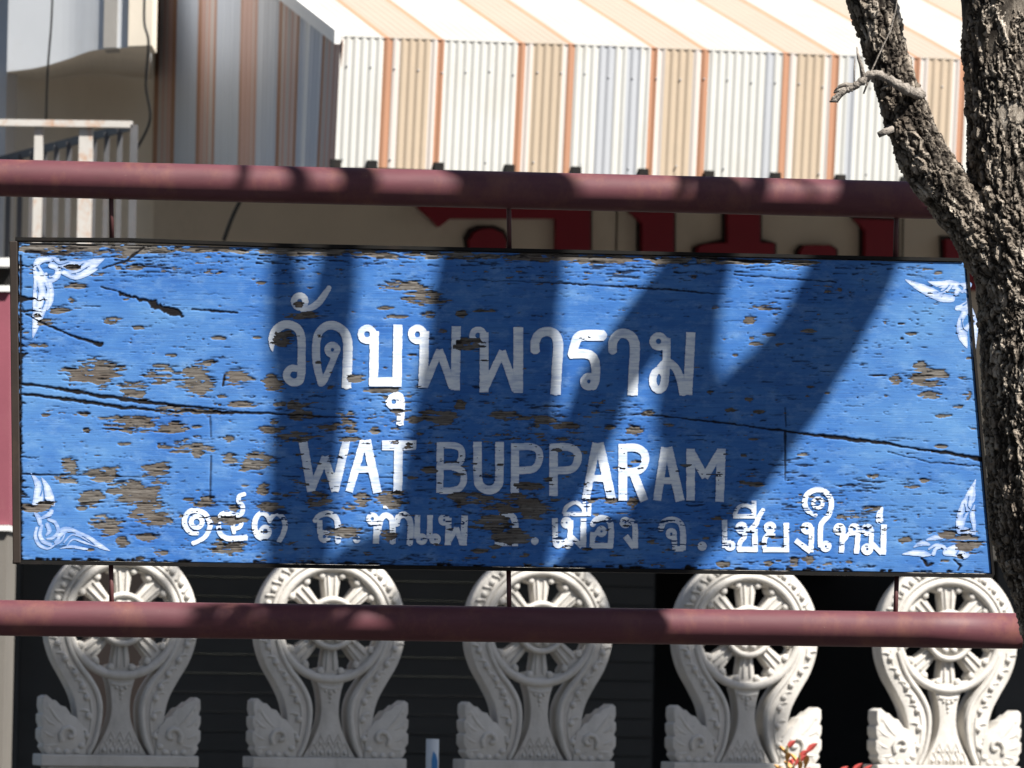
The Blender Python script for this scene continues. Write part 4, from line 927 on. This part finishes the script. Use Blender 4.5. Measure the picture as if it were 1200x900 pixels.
# ------------------------------------------------------------------ the tree
DT = 13.1
tree = thing('tree', 'rough barked tree with a forked trunk standing right of the blue sign', 'tree', Vector((atD(1330, 1560, DT).x, DT-14, 0)))
def tp(x, y, D=DT): return atD(x, y, D)
SC = FPX/DT
trunk_px = [(1178,-60,50),(1178,0,51),(1182,100,54),(1190,180,58),(1198,240,62),(1206,300,68),(1212,360,67),(1217,430,68),(1221,500,69),(1224,560,70),(1232,620,72),(1252,670,74),(1268,720,76),(1292,800,80),(1318,900,84),(1335,1100,92)]
branch_px = [(985,-80,24),(1004,-40,26),(1021,0,28),(1034,50,25),(1050,100,26),(1068,150,29),(1090,195,31),(1119,236,31),(1152,284,32),(1185,340,30)]
main = [tp(x, y) for x, y, r_ in trunk_px]; mrad = [r_/SC for *_, r_ in trunk_px]
base = Vector((main[-1].x+0.04, DT-14, -0.05)); main += [main[-1].lerp(base, .5), base]; mrad += [.21, .27]
brn = [tp(x, y, DT-0.03) for x, y, r_ in branch_px]; brad = [r_/SC for *_, r_ in branch_px]
# upper limbs: placed so that the sun throws them where the photograph shows their shadows
def up(px, py, t=4.2): return atD(px, py, 14.0) + SD*t
def rpx(w_): return w_/450/2*0.97
LIMBS = []
LIMBS.append(([up(552,765,4.2), up(555,720,4.2), up(558,660), up(556,600), up(560,500), up(572,400), up(583,310), up(590,215), up(600,60), up(640,-200)], [110,126,136,138,130,122,116,105,95,70]))   # thick upright limb
LIMBS.append(([up(694,748), up(757,660), up(800,600), up(838,548), up(900,475), up(955,400), up(1000,310), up(1032,215), up(1080,80), up(1150,-150)], [95,105,108,120,108,100,98,95,85,60]))
LIMBS.append(([up(838,552,4.25), up(806,480,4.25), up(808,400,4.25), up(818,310,4.2), up(830,215,4.2), up(850,60,4.2)], [80,56,54,66,44,30]))
LIMBS.append(([up(600,660,4.15), up(645,590,4.1), up(683,520,4.1), up(706,455,4.1), up(745,400,4.1), up(785,345,4.15), up(822,305,4.2)], [60,54,58,62,62,60,40]))
LIMBS.append(([up(338,735,4.35), up(344,700,4.3), up(352,600,4.25), up(358,500,4.2), up(368,430,4.2), up(388,360,4.2), up(397,300,4.2), up(412,215,4.2), up(420,100,4.2)], [56,58,58,64,60,44,38,36,30]))
LIMBS.append(([up(362,460,4.15), up(340,400,4.15), up(334,340,4.15), up(332,290,4.15), up(340,215,4.15), up(350,100,4.15)], [50,36,28,24,20,16]))
for a_, b_, wd in (((262,260),(300,150),14),((780,260),(812,170),16),((868,270),(905,160),24),((1040,280),(1062,150),30),((520,290),(548,150),14),((640,250),(655,170),10),((940,260),(930,170),8)):
    LIMBS.append(([up(*a_, 4.0), up((a_[0]+b_[0])/2, (a_[1]+b_[1])/2, 4.05), up(*b_, 4.1), up(b_[0]+20, b_[1]-150, 4.2)], [wd*.8, wd, wd, wd*.6]))
fork = up(640, 795, 4.1)
LIMBS.append(([main[3], main[1], main[0], main[0].lerp(fork, .3)+Vector((0, 0, .14)), main[0].lerp(fork, .7), fork, up(575,775,4.2), up(556,720,4.2)], [96,98,98,90,80,80,100,120]))
LIMBS.append(([fork, up(664,778,4.15), up(698,738,4.2)], [80,84,96]))
LIMBS.append(([brn[3], brn[1], brn[0], brn[0].lerp(up(338,735,4.35), .4)+Vector((-.03, 0, .16)), up(338,735,4.35), up(346,690,4.3)], [44,46,47,48,54,58]))
# fine bark mesh for the lower trunk and the visible branch
mb = MB(); sm1 = smooth_pts([tuple(p)+(r_,) for p, r_ in zip(main, mrad)], 4); mb.tube([p[:3] for p in sm1], [p[3] for p in sm1], 20)
sm2 = smooth_pts([tuple(p)+(r_,) for p, r_ in zip(brn, brad)], 4); mb.tube([p[:3] for p in sm2], [p[3] for p in sm2], 16)
me = bpy.data.meshes.new('tmp'); me.from_pydata([tuple(v) for v in mb.v], [], mb.f)
tmp = bpy.data.objects.new('tmp', me); COL.objects.link(tmp)
bm = bmesh.new(); bm.from_mesh(me); bmesh.ops.recalc_face_normals(bm, faces=bm.faces[:]); bm.to_mesh(me); bm.free()
rmod = tmp.modifiers.new('r', 'REMESH'); rmod.mode = 'VOXEL'; rmod.voxel_size = 0.0036
smd = tmp.modifiers.new('s', 'SMOOTH'); smd.iterations = 12; smd.factor = 0.5
dg = bpy.context.evaluated_depsgraph_get(); ev = tmp.evaluated_get(dg); tm = bpy.data.meshes.new_from_object(ev)
bpy.data.objects.remove(tmp); bpy.data.meshes.remove(me)
nvt = len(tm.vertices); P = np.zeros(nvt*3, np.float32); tm.vertices.foreach_get('co', P); P = P.reshape(-1, 3).astype(float)
Nn = np.zeros(nvt*3, np.float32); tm.vertices.foreach_get('normal', Nn); Nn = Nn.reshape(-1, 3).astype(float)
def hash3(i, j, k, s):
    h = (i*374761393 + j*668265263 + k*2147483647 + s*1274126177) & 0xFFFFFFFF
    h = ((h ^ (h >> 13))*1274126177) & 0xFFFFFFFF; h = (h ^ (h >> 16)) & 0xFFFFFFFF
    h = (h*2246822519) & 0xFFFFFFFF; return ((h ^ (h >> 15)) & 0xFFFFFF)/float(0xFFFFFF)
def vnoise(Q, s):
    I = np.floor(Q).astype(np.int64); f_ = Q-I; f_ = f_*f_*(3-2*f_); o_ = 0
    for a in (0, 1):
        for b in (0, 1):
            for c in (0, 1):
                wgt = (f_[:, 0] if a else 1-f_[:, 0])*(f_[:, 1] if b else 1-f_[:, 1])*(f_[:, 2] if c else 1-f_[:, 2])
                o_ = o_ + wgt*hash3(I[:, 0]+a, I[:, 1]+b, I[:, 2]+c, s)
    return o_*2-1
def vfbm(Q, s, o=4): return sum(0.55**k*vnoise(Q*2.03**k, s+k) for k in range(o))
def worley(Q, s):
    I = np.floor(Q).astype(np.int64); f1 = np.full(len(Q), 9.0); f2 = np.full(len(Q), 9.0); idv = np.zeros(len(Q))
    for a in (-1, 0, 1):
        for b in (-1, 0, 1):
            for c in (-1, 0, 1):
                J = I+np.array([a, b, c])
                o_ = J+np.stack([hash3(J[:, 0], J[:, 1], J[:, 2], s+m_) for m_ in range(3)], -1)
                d_ = np.linalg.norm(Q-o_, axis=1); m1 = d_ < f1
                f2 = np.where(m1, f1, np.minimum(f2, d_)); idv = np.where(m1, hash3(J[:, 0], J[:, 1], J[:, 2], s+9), idv); f1 = np.where(m1, d_, f1)
    return f1, f2, idv
# stretch the pattern along the wood's own direction
segs = [(np.array(a[:3]), np.array(b[:3])) for L_ in (sm1, sm2) for a, b in zip(L_[:-1], L_[1:])]
best = np.full(nvt, 9.0); ax = np.zeros((nvt, 3))
for a, b in segs:
    ab = b-a; t = np.clip(((P-a)@ab)/(ab@ab), 0, 1); d_ = np.linalg.norm(P-a-t[:, None]*ab, axis=1); m_ = d_ < best
    best = np.where(m_, d_, best); ax[m_] = ab/np.linalg.norm(ab)
ax = np.where(ax[:, 2:3] < 0, -ax, ax)
isb = (np.abs(ax[:, 0]) > 0.38)
axc = np.where(isb[:, None], np.array([[-0.52, 0, 0.854]]), np.array([[-0.12, 0, 0.993]]))
al = (P*axc).sum(1)[:, None]*axc
wq = np.stack([vfbm(P*30, 5+k, 3) for k in range(3)], -1)
Qa = P - al*0.84                                   # long vertical ridges
f1, f2, idv = worley(Qa*34 + wq*0.35, 3)
edge = np.clip((f2-f1)/0.40, 0, 1)
Qb = P - al*0.62                                   # small broken plates
g1, g2, idg = worley(Qb*72 + wq*0.9, 23); edge2 = np.clip((g2-g1)/0.22, 0, 1)
h1, h2, idh = worley((P-al*0.4)*130 + wq*1.2, 43)
big = vfbm(P*7, 40, 3); fine = vfbm(Qb*150, 60, 3); ridge = 1-np.abs(vfbm(Qa*60+wq*0.4, 80, 3))*2
disp = 0.0065*(edge-0.6) + 0.0048*(idg-0.5)*edge2 + 0.0042*(edge2-0.6) + 0.003*(idv-0.5) + 0.0045*ridge + 0.0055*big + 0.0018*fine + 0.002*(idh-.5) - 0.004
P2 = P + Nn*disp[:, None] - np.array(tree.location)
tm.vertices.foreach_set('co', P2.astype(np.float32).ravel())
at = tm.attributes.new('furrow', 'FLOAT', 'POINT'); at.data.foreach_set('value', (np.clip(0.25+0.9*edge, 0, 1)*np.clip(edge2*1.2, 0, 1)*(0.35+0.75*idg)*(0.8+0.4*ridge)).astype(np.float32))
tm.materials.clear(); tm.name = 'trunk'
tm.update(); o = link('trunk', tm, M_bark, tree); tm.polygons.foreach_set('use_smooth', [False]*len(tm.polygons))
mb = MB()
for pts, wd in LIMBS:
    s_ = smooth_pts([tuple(p)+(w_,) for p, w_ in zip(pts, wd)], 4)
    mb.tube([p[:3] for p in s_], [rpx(p[3]) for p in s_], 14, jit=0.05)
o = mb.build('limb', M_bark, tree, True); at = o.data.attributes.new('furrow', 'FLOAT', 'POINT'); at.data.foreach_set('value', rng.random(len(o.data.vertices)).astype(np.float32))
# dead stub, twigs and a hanging thread
mb = MB(); q = lambda x, y: tp(x, y, DT-0.14)
s_ = smooth_pts([tuple(tp(1078,112,DT-.05))+(10,), tuple(q(1058,103))+(9,), tuple(q(1040,92))+(7.5,), tuple(q(1022,87))+(7,), tuple(q(1006,98))+(7,), tuple(q(992,106))+(5.5,), tuple(q(981,112))+(4,), tuple(q(974,117))+(1.5,)], 9)
mb.tube([p[:3] for p in s_], [p[3]*.66/SC*random.uniform(.78, 1.2) for p in s_], 11, jit=.25)
for P_, r0 in (([q(1000,101), q(990,99), q(984,101), q(978,107)], 3.5), ([q(990,107), q(984,113), q(978,112)], 2.6), ([q(1022,88), q(1017,96), q(1012,110)], 1.6), ([q(1046,95), q(1040,101), q(1034,104)], 2)):
    mb.tube(P_, [r0/SC*(1-.22*i_) for i_ in range(len(P_))], 7, jit=.25)
mb.tube([q(998,103), q(988,107), q(980,118), q(972,119)], [4/SC, 3.5/SC, 3/SC, 1/SC], 7, jit=.1); mb.tube([q(992,104), q(982,106), q(977,109)], [3/SC, 2/SC, 1/SC], 6)
mb.tube([q(1012,92), q(1009,76), q(1006,68), q(1004,55)], [3.2/SC, 2.4/SC, 2/SC, .7/SC], 6); mb.tube([q(1001,98), q(1001,82), q(1002,68)], [.9/SC, .8/SC, .6/SC], 5)
mb.tube([tp(1048,150,DT-.06), tp(1038,154,DT-.1), tp(1029,158,DT-.1)], [5/SC, 4.5/SC, 3.5/SC], 7, jit=.15)
mb.build('dead_twig', M_deadwood, tree, True)
mb = MB(); mb.tube([q(1020,86), q(1032,60), q(1044,35), q(1050,10), q(1054,-30)], .9/SC, 5); mb.build('hanging_thread', M_deadwood, tree)
# crown: leafy masses above the frame (they shade the stone panels; some added to block sky)
def leaves(mb, c, rad, n_, L0=0.10):
    c = Vector(c)
    for _ in range(n_):
        while True:
            v = Vector((random.uniform(-1, 1), random.uniform(-1, 1), random.uniform(-1, 1)))
            if v.length < 1: break
        p = c+Vector((v.x*rad[0], v.y*rad[1], v.z*rad[2]))
        d = Vector((random.gauss(0, 1), random.gauss(0, 1), random.gauss(-.3, .6))).normalized(); s = d.orthogonal().normalized(); s.rotate(Matrix.Rotation(random.uniform(0, 6.28), 3, d))
        L = L0*random.uniform(.7, 1.3); w_ = L*.28
        mb.add([p, p+d*L*.5+s*w_, p+d*L, p+d*L*.5-s*w_], [(0, 1, 2, 3)])
mb = MB(); random.seed(11)
def shade(px, py, D, t, rx, rz, n_, L_=.13):        # leafy clump whose shadow falls on this place
    leaves(mb, (stoneP.hit(px, py) if D > 20 else atD(px, py, D))+SD*t, (rx, .07 if L_ > .1 else .03, rz), n_, L_)
for (px, py, rx, n_) in [(x, 862+random.uniform(-10, 10), .26, 420) for x in range(10, 800, 55)] + [(x, 930, .30, 420) for x in range(0, 830, 80)] + [(822,850,.14,160),(838,890,.14,200),
    (60,690,.05,16),(300,690,.05,14),(470,705,.04,10),(560,700,.05,14),(705,700,.05,12),(790,735,.06,22)]:
    shade(px, py, 20.4, 8.6, rx, .16 if rx > .2 else .08, n_)
for (px, py, D, t, rx, n_) in ((507,890,19.6,8.4,.13,160),(255,735,14,4.6,.05,30),(285,728,14,4.6,.03,14),(388,732,14,4.6,.05,24),(495,735,14,4.6,.05,24),(640,738,14,4.4,.05,22)):
    shade(px, py, D, t, rx, .08, n_, .13 if D > 15 else .07)
for _ in range(24):
    leaves(mb, Vector((random.uniform(-.5, 5.0), random.uniform(-3.2, -0.5), random.uniform(9.5, 12.5))), (.7, .7, .45), 120, .15)
for _ in range(150):
    leaves(mb, Vector((random.uniform(-8.5, -0.6), random.uniform(-9.5, 1.0), random.uniform(5.6, 9.0))), (1.0, 1.0, .6), 120, .30)  # unseen canopy added to cut sky light and deepen the shade
mb.build('crown_and_sky_block', M_leaf, tree)
random.seed(5)
mb = MB(); top = LIMBS[0][0][-1]
for tgt in ((130,810,20.4,8.6),(420,810,20.4,8.6),(640,820,20.4,8.6),(780,840,20.4,8.6)):
    e_ = atD(*tgt[:3])+SD*tgt[3]; mb.tube([top, top.lerp(e_, .5)+Vector((0, 0, .4)), e_], [.07, .05, .02], 8)
o = mb.build('limb', M_bark, tree, True); at = o.data.attributes.new('furrow', 'FLOAT', 'POINT'); at.data.foreach_set('value', np.ones(len(o.data.vertices), np.float32))
